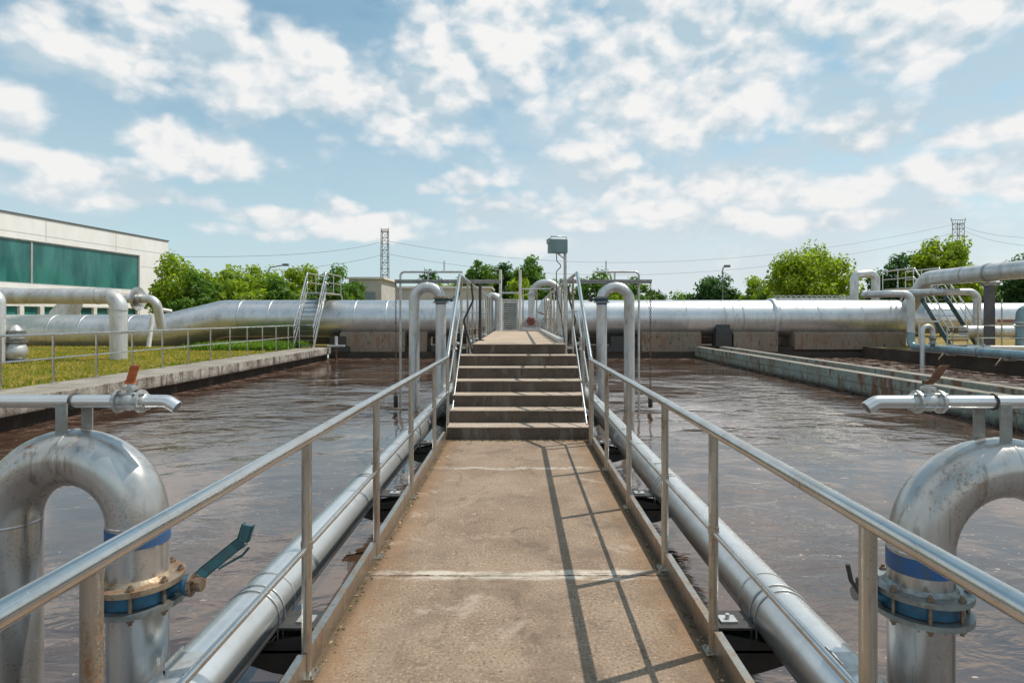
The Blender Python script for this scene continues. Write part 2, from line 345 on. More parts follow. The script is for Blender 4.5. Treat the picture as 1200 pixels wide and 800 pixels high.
def water(name, c1, c2, amp=1., flecks=1.):
    m, t, b, pos, out = newmat(name)
    p2 = t.vmath('MULTIPLY', pos, (1, 1.0, 0))
    wv = t.noise(t.vmath('MULTIPLY', pos, (.8, 1.15, 0)), 1.0, 2, .45, .8)
    rp = t.noise(t.vmath('MULTIPLY', pos, (.8, 1.35, 0)), 3.0, 3, .5, .8)
    fn = t.noise(t.vmath('MULTIPLY', pos, (1, 1.8, 0)), 13, 2, .5, .4)
    ptc = t.noise(p2, .22, 3, .55)                # gusts: calmer and rougher patches
    ptc2 = t.noise(p2, .9, 3, .5, 1.)
    gust = t.mapr(ptc, .40, .60, .16, 1.35)
    yv = t.sep(pos)[1]; far = t.mapr(yv, 3, 13, .55, 1.35)
    h = t.math('ADD', t.math('MULTIPLY', wv, 1.0), t.math('MULTIPLY', rp, .55)); h = t.math('ADD', h, t.math('MULTIPLY', fn, .05))
    h = t.math('MULTIPLY', h, t.math('MULTIPLY', gust, far))
    big = t.noise(p2, .8, 5, .6, 1.2)
    c = t.mix(t.mapr(big, .35, .65), c1, c2)
    fl = t.noise(t.vmath('MULTIPLY', pos, (1.0, 1.9, 0)), 11, 4, .6, .5)
    f1 = t.math('MULTIPLY', t.mapr(fl, .65, .67), t.mapr(ptc2, .42, .55)); 
    fl2 = t.noise(t.vmath('MULTIPLY', pos, (1, 1.4, 0)), 3.1, 6, .62, 1.4); f2 = t.math('MULTIPLY', t.mapr(fl2, .58, .70, 0, .30), t.mapr(ptc2, .45, .6))
    f = t.math('MULTIPLY', t.math('ADD', t.math('MULTIPLY', f1, .75), f2, clamp=True), flecks)
    c = t.mix(f, c, (.42, .33, .28))
    xx, yy, _z = t.sep(pos); en = t.noise(p2, 2.6, 6, .68, .6)     # scum gathered along the walls and the far end
    e1 = t.mapr(t.math('ABSOLUTE', xx), 8.0, 8.95); e2 = t.mapr(yy, 25.5, 30)
    ed = t.math('MULTIPLY', t.math('MAXIMUM', e1, e2), t.mapr(en, .46, .60, 0, .75)); f = t.math('MAXIMUM', f, t.math('MULTIPLY', ed, flecks))
    c = t.mix(t.math('MULTIPLY', ed, .8), c, (.24, .15, .11))
    b.inputs['Specular Tint'].default_value = (1.0, .94, .90, 1)
    t.set(b.inputs['Base Color'], c); t.set(b.inputs['Roughness'], t.math('MULTIPLY_ADD', f, .5, .03)); b.inputs['IOR'].default_value = 1.8
    b.inputs['Specular IOR Level'].default_value = .9
    n = bump(t, b, h, .6*amp, .060)
    return m
waterm = water('basin_water', (.050, .028, .018), (.080, .046, .030))
sludge = water('channel_water_surface', (.10, .055, .035), (.16, .085, .05), .6, .7)

def groundmat():
    m, t, b, pos, out = newmat('grass_ground')
    n1 = t.noise(pos, .25, 6, .6); n2 = t.noise(pos, 2.2, 6, .65); n3 = t.noise(pos, 30, 3, .6)
    c = t.mix(t.mapr(n1, .35, .65), (.15, .15, .035), (.30, .21, .075)); c = t.mix(t.mapr(n2, .40, .62), c, (.38, .26, .11)); c = t.mix(t.mapr(n3, .45, .7, 0, .6), c, (.05, .09, .02))
    t.set(b.inputs['Base Color'], c); b.inputs['Roughness'].default_value = .95; b.inputs['Specular IOR Level'].default_value = .1
    bump(t, b, t.math('ADD', n2, n3), .6, .05); return m
grassm = groundmat()
def leafmat(name, c1, c2, c3, trans=.45):
    m, t, b, pos, out = newmat(name)
    n1 = t.noise(pos, 1.1, 4, .6); n2 = t.noise(pos, 7, 2, .6)
    c = t.mix(t.mapr(n1, .35, .65), c1, c2); c = t.mix(t.mapr(n2, .45, .7), c, c3)
    t.set(b.inputs['Base Color'], c); b.inputs['Roughness'].default_value = .55; b.inputs['Specular IOR Level'].default_value = .3
    tr = t.node('ShaderNodeBsdfTranslucent'); t.set(tr.inputs[0], t.mix(1.0, c, (1.9, 2.0, .8), 'MULTIPLY'))
    mx = t.node('ShaderNodeMixShader'); mx.inputs[0].default_value = trans; t.l.new(b.outputs[0], mx.inputs[1]); t.l.new(tr.outputs[0], mx.inputs[2]); t.l.new(mx.outputs[0], out.inputs[0])
    return m
leafB = leafmat('leaves_bright', (.13, .21, .016), (.23, .31, .02), (.33, .38, .045))
leafM = leafmat('leaves_mid', (.06, .13, .022), (.10, .19, .028), (.15, .24, .04))
leafD = leafmat('leaves_dark', (.03, .085, .03), (.05, .12, .035), (.075, .15, .04), .4)
bladeM = leafmat('grass_blades', (.15, .20, .025), (.30, .26, .06), (.48, .35, .14))
bladeG = leafmat('tall_grass_blades', (.07, .17, .018), (.13, .24, .03), (.22, .27, .05))
barkm = plain('bark', (.12, .09, .065), (.07, .05, .04), .9, 8, bmp=.3)

# ------------------------------------------------------------------ ground, water, basins
GZ = .12; WZ = -.42
HX0, HX1, HY0, HY1 = -9.16, 17.6, -16., 30.2
g = MB(); B = 2500
def sheet(mb, x0, x1, y0, y1, z): mb.add([(x0, y0, z), (x1, y0, z), (x1, y1, z), (x0, y1, z)], [(0, 1, 2, 3)])
g.v = []; 
vs = [(-B, -B, GZ), (B, -B, GZ), (B, B, GZ), (-B, B, GZ), (HX0, HY0, GZ), (HX1, HY0, GZ), (HX1, HY1, GZ), (HX0, HY1, GZ)]
g.add(vs, [(0, 1, 5, 4), (1, 2, 6, 5), (2, 3, 7, 6), (3, 0, 4, 7)])
struct('ground', g, grassm)
g = MB(); sheet(g, HX0-.3, 8.95, HY0-.3, HY1+.3, WZ); sheet(g, 10.25, HX1+.3, HY0-.3, HY1+.3, WZ+.02)
struct('water', g, waterm)
g = MB(); sheet(g, 8.95, 10.25, HY0, HY1-.2, .0); struct('channel_water', g, sludge)
g = MB(); sheet(g, HX0-.5, HX1+.5, HY0-.5, HY1+.5, -3.2); struct('basin_floor', g, darkc)

# left basin wall with its ledge walk
t = empty('basin_wall', (-9.5, 8, -3), 'weathered concrete basin wall and ledge walk under the left guard rail', 'wall', 'walls of the basins')
m = MB(); m.box(-9.36, -9.08, HY0, 28.6, -3.2, -.02); m.build('wall_face', facem, t)
m = MB(); y = HY0
while y < 28.4:
    y2 = min(y+3.9, 28.6); m.box(-10.25, -8.9+random.uniform(-.012, .012), y+.006, y2-.006, -.13+random.uniform(-.008, .008), .17+random.uniform(-.006, .006), bev=.018); y = y2
for f in range(len(m.f)): pass
o = m.build('ledge_slab', [ledgem, facem], t)
for p in o.data.polygons:
    if abs(p.normal.z) < .5: p.material_index = 1
# right basin walls (either side of the sludge channel)
def rwall(x0, x1, label, lip):
    t = empty('basin_wall', ((x0+x1)/2, 8, -3), label, 'wall', 'walls of the basins')
    m = MB(); m.box(x0+.025, x1-.025, HY0, HY1+.1, -3.2, -.08); m.build('wall_face', facer, t)
    m = MB(); y = HY0
    while y < HY1:
        y2 = min(y+4.6, HY1+.1); m.box(x0+random.uniform(-.008, .008), x1, y+.005, y2-.005, -.10, .16+random.uniform(-.006, .006), bev=.02); y = y2
    o = m.build('wall_coping', [ledgem, facer], t)
    for p in o.data.polygons:
        if p.normal.z < .5: p.material_index = 1
rwall(8.9, 9.22, 'stained greenish concrete wall along the near edge of the right channel', 0)
rwall(10.1, 10.42, 'thin pale concrete wall along the far edge of the right channel', 0)
t = MB(); t.box(HX0-.3, HX1+.3, HY1-.2, HY1+.35, -3.2, -.12); t.box(HX0-.3, HX1+.3, HY1-.04, HY1+.2, -.121, .128); t.single('end_wall', darkc, 'dark concrete end wall of the basins under the big pipe', 'wall')
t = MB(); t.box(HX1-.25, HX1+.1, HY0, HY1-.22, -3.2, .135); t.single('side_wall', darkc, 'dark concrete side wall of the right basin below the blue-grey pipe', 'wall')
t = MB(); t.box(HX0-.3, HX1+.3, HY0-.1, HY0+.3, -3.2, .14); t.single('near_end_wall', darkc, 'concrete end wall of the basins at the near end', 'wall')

# ------------------------------------------------------------------ walkway, steps, platform
D0 = 7.84; TR = .337; RI = 1.165/7; PY0 = D0+6*TR; PY1 = 20.4; PZ = 1.165
m = MB(); y = -5.0
for y2 in (1.2, 3.71, 6.34, D0+.01):
    m.box(-1.0, 1.02, y+.002, y2-.002, -.16, 0.0, bev=.006); y = y2
struct('walkway', m, walkm)
m = MB()
for s in (-.62, .62): m.box(s-.12, s+.12, -5, PY1, -.48, -.164)
for yy in (-3, 1.5, 6.0, 11, 16, 20): 
    m.box(-.72, .72, yy-.15, yy+.15, -3.2, -.49)
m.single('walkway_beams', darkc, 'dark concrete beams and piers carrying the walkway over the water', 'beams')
st = empty('concrete_steps', (0, D0, 0), 'seven broad concrete steps rising from the walkway to the raised platform', 'steps')
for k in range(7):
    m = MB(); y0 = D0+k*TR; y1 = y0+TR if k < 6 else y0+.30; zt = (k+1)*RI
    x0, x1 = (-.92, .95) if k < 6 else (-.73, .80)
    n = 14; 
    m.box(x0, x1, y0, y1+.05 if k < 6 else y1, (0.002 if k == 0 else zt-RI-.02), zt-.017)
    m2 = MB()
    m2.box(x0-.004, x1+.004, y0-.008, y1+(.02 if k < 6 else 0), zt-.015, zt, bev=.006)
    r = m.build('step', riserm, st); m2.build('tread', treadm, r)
m = MB(); m.box(-.73, .80, PY0+.302, PY1, PZ-.16, PZ-.001, bev=.008); 
for yy in (12.5, 15.2, 17.9): pass
struct('raised_walkway', m, topm)
m = MB(); 
for s in (-.5, .56): m.box(s-.1, s+.1, PY0+.31, PY1, PZ-.5, PZ-.162)
for yy in (10.6, 13.5, 16.5, 19.6): m.box(-.7, .76, yy-.14, yy+.14, -.16, PZ-.502)
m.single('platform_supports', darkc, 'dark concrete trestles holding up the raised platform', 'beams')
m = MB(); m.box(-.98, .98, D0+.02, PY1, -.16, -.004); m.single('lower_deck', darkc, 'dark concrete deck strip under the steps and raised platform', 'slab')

# ------------------------------------------------------------------ rails
XR = .94
def rail_run(side, ys, label):
    x = side*XR
    t = empty('guard_rail', (x, 3, 0), label, 'railing', 'tubular guard rails of the walkway')
    yb = 8.05 if side < 0 else 7.62
    m = MB(); m.tube([(x, -4.5, 1.06), (x, yb, 1.06), (x, yb+1.75, 2.30), (x, PY1-.3, 2.26)], .0265, 20, bend=.12); m.build('top_rail', steel, t)
    m = MB(); m.tube([(x, -4.5, .575), (x, yb, .575), (x, yb+1.72, 1.70), (x, PY1-.3, 1.72)], .0135, 12, bend=.05); m.build('mid_rail', steel, t)
    m = MB(); m.tube([(x-side*.035, yb+.15, .22), (x-side*.035, yb+2.0, 1.46)], .012, 10); m.build('lower_stair_rail', steel, t)
    for y in ys:
        m = MB(); m.tube([(x, y, -.02), (x, y, 1.05)], .0225, 16); m.ring((x, y, .585), (0, 0, 1), .0, .0265, .035, 12); 
        m.box(x-.045, x+.045, y-.045, y+.045, .001, .009)
        for a in (-.03, .03): m.tube([(x-side*.032, y+a, .009), (x-side*.032, y+a, .02)], .007, 6)
        p = m.build('post', postm, t)
    # platform posts
    y = PY0+.2
    while y < PY1:
        m = MB(); m.tube([(x, y, .9), (x, y, 2.26)], .02, 10); m.box(x-.03 if side > 0 else x-.03, x+.03, y-.03, y+.03, .88, .9)
        m.box(min(x, side*.70), max(x, side*.70), y-.02, y+.02, PZ-.09, PZ-.05); m.build('post', postm, t); y += 1.28
    for y in (yb+.05, yb+.85, ):
        zz = max(0, (y-D0))*.62; m = MB(); m.tube([(x, y, -.02), (x, y, 1.05+max(0, y-yb)*.71)], .0225, 14); m.build('post', postm, t)
    # kick plates between the posts
    yy = [-4.5]+sorted(ys)+[D0-.02]
    for a, b in zip(yy[:-1], yy[1:]):
        if b-a < .1: continue
        m = MB(); dz_ = random.uniform(-.006, .006); m.box(x-side*.004-.003, x-side*.004+.003, a+.03, b-.03, -.03, .115+dz_)
        m.box(*(sorted((x-side*.001, x+side*.03))), a+.03, b-.03, .109+dz_, .115+dz_); m.build('kick_plate', postm, t)
    return t
rail_run(-1, [-3.9, -2.6, -1.3, 0.02, 1.32, 2.67, 3.99, 5.3, 6.78], 'silver tubular guard rail on the left side of the walkway and its steps')
rail_run(1, [-3.5, -2.2, -.95, .3, 1.60, 2.86, 3.80, 5.02, 6.27, 7.50], 'silver tubular guard rail on the right side of the walkway and its steps')

# ------------------------------------------------------------------ long pipes beside the walkway
def long_pipe(side, label):
    x = side*1.43; z = -.02; r = .148
    t = empty('long_pipe', (x, 5, z-r), label, 'pipe', 'pipes running along both sides of the walkway')
    m = MB(); m.tube([(x, -5, z), (x, 29.9, z)], r, 40); m.build('pipe_barrel', mainm, t)
    bys = [.75, 3.25, 5.6, 7.9, 10.4, 12.9]
    for y in bys:
        m = MB(); m.prism([(side*.98, y-.07, -.06), (side*1.56, y-.07, -.18), (side*1.52, y-.07, -.22), (side*1.3, y-.07, -.29), (side*1.0, y-.07, -.34)], (0, .012, 0))
        m.prism([(side*.98, y+.09, -.06), (side*1.56, y+.09, -.18), (side*1.52, y+.09, -.22), (side*1.3, y+.09, -.29), (side*1.0, y+.09, -.34)], (0, .012, 0))
        m.box(*sorted((side*.98, side*1.27)), y-.08, y+.11, -.058, -.046); m.box(*sorted((side*1.03, side*1.62)), y-.07, y+.10, -.185, -.171) 
        b = m.build('bracket', blk, t)
        m = MB(); m.box(*sorted((side*1.10, side*1.19)), y-.035, y+.04, -.045, -.035); m.tube([(side*1.145, y, -.035), (side*1.145, y, -.01)], .012, 6); m.build('bracket_plate', galv, b)
        m = MB()
        for dy_ in (-.035, .035): m.tube([(x+cos(a)*(r+.005), y+dy_, z+sin(a)*(r+.005)) for a in [pi*(-.12)+pi*1.24*k/20 for k in range(21)]], .0045, 8)
        for sx in (-1, 1): m.tube([(x+sx*(r+.005)*.93, y+.035, z-.05), (x+sx*(r+.005)*.93, y+.035, z-.2)], .006, 6); m.tube([(x+sx*(r+.005)*.93, y-.035, z-.05), (x+sx*(r+.005)*.93, y-.035, z-.2)], .005, 6)
        m.build('pipe_clamp', galv, t)
    for y in (2.55, 6.1, 11.): # welded clips on top and flange seams
        m = MB(); m.box(x-side*.02-.06, x-side*.02+.06, y-.07, y+.07, z+r-.006, z+r+.008); m.box(x-side*.02-.06, x-side*.02-.052, y-.07, y+.07, z+r-.03, z+r+.035); m.build('clip_plate', galv, t)
        m = MB(); m.ring((x, y+.9, z), (0, 1, 0), r-.01, r+.004, .014, 40); m.build('weld_seam', galv, t)
    return t
long_pipe(-1, 'long silver pipe running beside the walkway on its left')
long_pipe(1, 'long silver pipe running beside the walkway on its right')

# ------------------------------------------------------------------ goosenecks
def hexbolt(m, p, ax, r, h):
    p = Vector(p); ax = Vector(ax); m.lathe(p, ax, [(r, 0), (r, h*.55)], 6, False); m.lathe(p+ax*h*.55, ax, [(r*.5, 0), (r*.5, h*.6)], 8, False)
def gooseneck(side, xi, xo, y, ztop, r, zv, label, near=True, mat=None, valve_lever=1, band=True):
    mat = mat or neckm
    R = (abs(xo)-abs(xi))/2; xc = side*(abs(xi)+R); zc = ztop-r-R; xi *= side; xo *= side
    t = empty('gooseneck_pipe', (xc, y, -.5), label, 'pipe', 'goosenecks rising out of the water beside the walkway')
    nn = 40 if near else 20
    pts = [(xo, y, -1.2), (xo, y, zc)]+[(xc-side*cos(a)*R*-1, y, zc+sin(a)*R) for a in [pi*k/24 for k in range(1, 24)]]+[(xi, y, zc), (xi, y, zv+.045)]
    pts[2:-2] = [(xc+side*R*cos(a), y, zc+R*sin(a)) for a in [pi*k/24 for k in range(1, 24)]]
    m = MB(); m.tube(pts, r, nn); m.build('bent_pipe', mat, t)
    m = MB(); m.tube([(xi, y, zv-.05), (xi, y, -1.2)], r*.985, nn); m.build('riser_pipe', mat, t)
    for (c, ax) in (((xc, y, zc+R), (1, 0, 0)), ((xi, y, zc), (0, 0, 1)), ((xo, y, zc), (0, 0, 1))):
        m = MB(); m.lathe(c, ax, [(r-.004, -.010), (r+.0015, -.005), (r+.0025, 0), (r+.0015, .005), (r-.004, .010)], nn); m.build('weld_seam', mat, t)
    if band:
        m = MB(); bz = zc-.02; m.ring((xi, y, bz-.03), (0, 0, 1), r-.005, r+.0035, .075, nn); m.build('blue_band', bluem, t)
    # butterfly valve between flanges
    v = MB(); v.ring((xi, y, zv), (0, 0, 1), r*.8, r*1.22, .062, nn)
    lx = -side; sh = .085 if near else .10
    v.tube([(xi+lx*r*1.1, y+.0, zv), (xi+lx*(r+sh), y+.02, zv+.01)], .026, 12); v.lathe((xi+lx*(r+sh), y+.02, zv+.01), (lx, .1, 0), [(.045, -.01), (.05, .005), (.045, .02)], 12)
    vo = v.build('butterfly_valve', blueb if near else leverm, t)
    fr = r*1.52
    for dz_, mm in ((.047, flm if side < 0 else flg), (-.047, flg)):
        m = MB(); m.ring((xi, y, zv+dz_), (0, 0, 1), r*.98, fr, .024, nn); m.lathe((xi, y, zv+dz_), (0, 0, 1 if dz_ > 0 else -1), [(r*1.0+.014, .012), (r*1.0+.001, .03)], nn); m.build('flange', mm, vo)
    nb = 8
    for k in range(nb):
        a = 2*pi*(k+.5)/nb; p = Vector((xi+cos(a)*r*1.35, y+sin(a)*r*1.35, zv)); m = MB()
        if near:
            m.tube([p+Vector((0, 0, -.085)), p+Vector((0, 0, .08))], .008, 8); hexbolt(m, p+Vector((0, 0, .06)), (0, 0, 1), .0165, .02); hexbolt(m, p+Vector((0, 0, -.06)), (0, 0, -1), .0165, .02)
            m.build('bolt', bolt_m, vo)
    # lever
    m = MB(); bx = xi+lx*(r+sh+.02); 
    if valve_lever > 0:
        L = MB(); a0 = Vector((bx, y+.03, zv+.015)); 
        pts = [a0, a0+Vector((lx*.04, .03, .04)), a0+Vector((lx*.145, .09, .125)), a0+Vector((lx*.175, .10, .145)), a0+Vector((lx*.19, .12, .215))]
        for a, b in zip(pts[:-1], pts[1:]):
            d = (b-a).normalized(); n_ = Vector((0, 1, 0)).cross(d).normalized()*.026; L.prism([a+n_, a-n_, b-n_, b+n_], (0, .014, 0)); L.prism([a+n_, a+n_*.8, b+n_*.8, b+n_], (0, .035, 0)); L.prism([a-n_, a-n_*.8, b-n_*.8, b-n_], (0, .035, 0))
        L.tube([pts[1]+Vector((lx*.05, .02, 0)), pts[2]+Vector((lx*.03, .02, -.045)), pts[2]+Vector((lx*.06, .02, -.01))], .006, 8)
        L.build('lever', leverm, vo)
    else:
        L = MB(); a0 = Vector((bx, y+.0, zv+.03)); L.box(bx-.03, bx+.03, y-.03, y+.05, zv-.03, zv+.075, bev=.01)
        L.tube([a0+Vector((lx*.01, 0, .02)), a0+Vector((lx*.05, -.02, .0)), a0+Vector((lx*.09, -.03, .06)), a0+Vector((lx*.105, -.03, .13))], .010, 8); L.build('lever', blk, vo)
    m = MB(); q = Vector((bx, y+.02, zv+.01)); m.ring(q, (lx, .1, 0), .0, .052, .014, 10)
    for k in range(4): a = pi/4+k*pi/2; hexbolt(m, q+Vector((lx*.007, cos(a)*.036, sin(a)*.036)), (lx, 0, 0), .011, .014)
    m.ring(q+Vector((lx*.03, 0, 0)), (lx, 0, 0), 0, .03, .04, 10); m.build('lever_plate', flg if side > 0 else bolt_m, vo)
    return t
YN = 2.68; RN = .124
gooseneck(-1, 1.70, 2.28, YN, 1.10, RN, .385, 'thick silver gooseneck pipe beside the walkway at left front, teal lever on its valve', valve_lever=1)
gooseneck(1, 1.795, 2.52, 2.66, 1.065, .13, .355, 'thick silver gooseneck pipe beside the walkway at right front, short black lever on its valve', valve_lever=-1)

def ball_valve(t, p, dirx, hmat):
    p = Vector(p); m = MB()
    m.lathe(p, (1, 0, 0), [(.030, -.075), (.036, -.07), (.036, -.04), (.027, -.035), (.040, -.018), (.043, 0), (.040, .018), (.027, .035), (.036, .04), (.036, .07), (.030, .075)], 16)
    m.ring(p+Vector((-.05, 0, 0)), (1, 0, 0), .02, .052, .012, 16); m.ring(p+Vector((.05, 0, 0)), (1, 0, 0), .02, .052, .012, 16)
    m.tube([p+Vector((0, 0, .03)), p+Vector((0, 0, .085))], .014, 10); m.box(p.x-.022, p.x+.022, p.y-.022, p.y+.022, p.z+.052, p.z+.066)
    for a in range(4):
        c, s_ = cos(a*pi/2+.5)*.04, sin(a*pi/2+.5)*.04; m.tube([p+Vector((-.075, c, s_)), p+Vector((.075, c, s_))], .0055, 6)
    for a in range(4):
        c, s_ = cos(a*pi/2+.5)*.04, sin(a*pi/2+.5)*.04; hexbolt(m, p+Vector((.056, c, s_)), (1, 0, 0), .010, .012); hexbolt(m, p+Vector((-.056, c, s_)), (-1, 0, 0), .010, .012)
    vo = m.build('ball_valve', galv, t)
    m = MB(); a = p+Vector((0, 0, .083)); m.box(a.x-.018, a.x+.018, a.y-.014, a.y+.014, a.z-.004, a.z+.012)
    q = [a, a+Vector((dirx*.014, -.012, .018)), a+Vector((dirx*.042, -.03, .075)), a+Vector((dirx*.052, -.03, .082))]
    for u, v in zip(q[:-1], q[1:]): m.prism([u+Vector((-.019, 0, 0)), u+Vector((.019, 0, 0)), v+Vector((.019, 0, 0)), v+Vector((-.019, 0, 0))], (0, -.009, 0))
    m.build('valve_handle', hmat, vo)
def spray_pipe(side, y, z, xend, xfar, xv, xb, label, hmat):
    t = empty('drain_pipe', (side*(abs(xb)), y, z-.16), label, 'pipe', 'small drain pipes over the near goosenecks')
    m = MB(); m.tube([(side*xfar, y, z), (side*xend, y, z), (side*(xend-.045), y, z-.028)], .029, 24, bend=.05, hollow=True); m.build('small_pipe', mainm, t)
    for dy_, dx in ((-.045, 0), (.05, -side*.045)):
        m = MB(); m.box(side*xb-.025+dx, side*xb+.025+dx, y+dy_-.004, y+dy_+.004, z-.19, z-.004 if dy_ < 0 else z+.0); m.build('flat_bracket', bracketm, t)
    m = MB(); m.tube([(side*xb-side*.02, y+cos(a)*.034, z+sin(a)*.034) for a in [2*pi*k/20 for k in range(21)]], .0045, 8); m.build('pipe_clamp', blk, t)
    ball_valve(t, (side*xv, y, z), 1, hmat)
spray_pipe(-1, YN, 1.225, 1.57, 4.2, 1.735, 2.01, 'small silver pipe with orange valve handle on brackets over the left front gooseneck', orange)
spray_pipe(1, 2.66, 1.225, 1.60, 4.2, 1.83, 2.14, 'small silver pipe with brown valve handle on brackets over the right front gooseneck', rustm)

# far pair of goosenecks
def far_neck(side, label):
    s = side; xi, xo = (1.66, 2.24) if s < 0 else (1.84, 2.44)
    y = 13.0; 
    gooseneck(s, xi, xo, y, 2.38, .115, 1.98 if s < 0 else 1.98, label, near=False, mat=neckfar, valve_lever=1 if s < 0 else -1)
    t = empty('hanger_frame', (s*xi, y, 2.38), 'thin hanger frame of bar, bent pipe and chain over the %s rear gooseneck' % ('left' if s < 0 else 'right'), 'frame', 'hanger frames over the rear goosenecks')
    x0, x1 = ((-.35, -2.66) if s < 0 else (.92, 2.93))
    m = MB(); m.box(min(x0, x1), max(x0, x1), y-.03, y+.03, 2.385, 2.425); m.box(min(x0, x1), max(x0, x1), y-.005, y+.005, 2.34, 2.384); m.build('cross_bar', bracketm, t)
    xe = s*2.56 if s < 0 else 2.67
    m = MB(); m.tube([(s*1.2 if s < 0 else 1.70, y+.1, 2.60), (xe, y+.1, 2.60), (xe, y+.1, -.9)], .024, 12, bend=.09); m.build('bent_pipe', galv, t)
    m = MB(); m.tube([(s*(abs(xi)+abs(xo))/2, y+.1, 2.42), (s*(abs(xi)+abs(xo))/2, y+.1, 2.60)], .02, 8)
    m.tube([(s*1.6 if s < 0 else 1.95, y+.1, 2.60), (s*1.6 if s < 0 else 1.95, y+.1, 2.84)], .014, 8); m.build('stub_pipe', galv, t)
    xch = x1+(.02 if s < 0 else -.03); m = MB(); z = 2.36; k = 0
    while z > -.05:
        lp = [(xch+(cos(a)*.018 if k % 2 else 0), y+(0 if k % 2 else cos(a)*.018), z-.035+sin(a)*.034) for a in [2*pi*j/8 for j in range(9)]]
        m.tube(lp, .0065, 5, caps=False); z -= .056; k += 1
    m.build('chain', rustm, t)
    m = MB(); m.lathe((xch, y, -.36), (0, 0, 1), [(.03, 0), (.05, .02), (.05, .25), (.02, .3)], 12); m.tube([(xch, y, -.06), (xch, y, 0)], .01, 6); m.build('chain_weight', blk, t)
far_neck(-1, 'pale grey gooseneck pipe standing left of the top of the steps')
far_neck(1, 'pale grey gooseneck pipe standing right of the top of the steps')

# ------------------------------------------------------------------ things on the raised platform
t = empty('floodlight_pole', (.86, 10.7, PZ), 'grey floodlight box on a pole beside the right platform rail', 'floodlight')
m = MB(); m.tube([(.86, 10.7, .9), (.86, 10.7, 3.0)], .028, 14); m.build('pole', galv, t)
m = MB(); c = Vector((.72, 10.62, 2.87)); Mx = Matrix.Translation(c) @ Matrix.Rotation(radians(12), 4, 'Z')
m.box(-.17, .17, -.07, .07, -.13, .12, Mx, bev=.015); m.box(-.185, -.165, -.10, .08, .04, .12, Mx)
fl = m.build('lamp_housing', plain('lamp_grey', (.20, .30, .31), (.15, .23, .24), .45, 6), t)
m = MB(); m.box(-.155, .155, .0705, .078, -.115, .105, Mx); m.build('lens', plain('lamp_glass', (.35, .4, .4), None, .1), fl)
m = MB(); m.tube([(.60, 10.64, 3.0), (.60, 10.64, 3.045), (.88, 10.7, 3.045), (.88, 10.7, 2.78), (.75, 10.68, 2.74)], .013, 8); m.tube([(.86, 10.7, 2.64), (.72, 10.65, 2.74)], .012, 8); m.build('mounting_bracket', galv, t)
m = MB(); m.tube([(.70, 10.63, 2.74), (.705, 10.63, 2.6), (.80, 10.66, 2.52), (.70, 10.65, 2.42), (.71, 10.66, 2.0), (.80, 10.70, 1.6), (.84, 10.66, PZ)], .008, 8, bend=.05); m.build('cable', blk, t)

t = empty('hoist_frame', (-.42, 19.5, PZ), 'tall frame of two white posts with a crossbar at the far end of the platform', 'frame')
for px, top, bot in ((586.5, 316, 386), (609.5, 316, 371)):
    q = P(px, top, 19.5); m = MB(); m.tube([(q.x, 19.5, PZ), (q.x, 19.5, q.z)], .045, 14); m.build('post', whitem, t)
m = MB(); a = P(586.5, 343, 19.5); b = P(609.5, 343, 19.5); m.box(a.x, b.x, 19.48, 19.52, a.z-.03, a.z+.03); m.build('crossbar', galv, t)
t = empty('control_cabinet', (-.25, 19.9, PZ), 'grey louvred control cabinet between the two white posts', 'cabinet')
a = P(589, 352, 19.9); b = P(607, 387, 19.9)
m = MB(); m.box(a.x, b.x, 19.85, 20.25, PZ, a.z, bev=.012); cb = m.build('housing', galv, t)
for k in range(12):
    m = MB(); z = PZ+.1+k*.072; m.prism([(a.x+.04, 19.846, z), (b.x-.04, 19.846, z), (b.x-.04, 19.82, z-.03), (a.x+.04, 19.82, z-.03)], (0, 0, .008)); m.build('louvre', tealm, cb)
m = MB(); m.box(a.x-.03, b.x+.03, 19.80, 20.3, a.z, a.z+.04, bev=.008); m.build('lid', galv, t)
t = empty('pump_motor', (.42, 19.4, PZ), 'red motor under a rounded guard on the end of the platform', 'motor')
q = P(622, 380, 19.4)
m = MB(); m.box(q.x-.33, q.x+.33, 19.2, 19.65, PZ, PZ+.12, bev=.01); m.build('base_plate', galv, t)
m = MB(); m.lathe((q.x, 19.16, PZ+.32), (0, 1, 0), [(.0, 0), (.10, .0), (.14, .03), (.14, .34), (.12, .40), (.06, .44)], 20); m.build('motor_body', redm, t)
m = MB(); 
for k in range(17):
    pass
arc = [(q.x+cos(a)*.32, sin(a)*.32) for a in [pi*k/16 for k in range(17)]]
vs = [(x, 19.25, PZ+.16+z) for x, z in arc]+[(x, 19.6, PZ+.16+z) for x, z in arc]; vs += [(q.x+(x-q.x)*.94, y, PZ+.16+(z-PZ-.16)*.94) for x, y, z in vs]
m.add(vs, [(i, i+1, 18+i, 17+i) for i in range(16)]+[(34+i, 35+i, 52+i, 51+i) for i in range(16)]+[(i, i+1, 35+i, 34+i) for i in range(16)]+[(17+i, 18+i, 52+i, 51+i) for i in range(16)])
m.build('guard', whitem, t)
for k in range(6):
    a = k*pi/3; m = MB(); m.box(-.17, .17, -.004, .004, -.006, .006, Matrix.Translation((q.x, 19.155, PZ+.32)) @ Matrix.Rotation(a, 4, 'Y')) if k < 3 else None
    if k < 3: m.build('fan_guard_bar', blk, t)
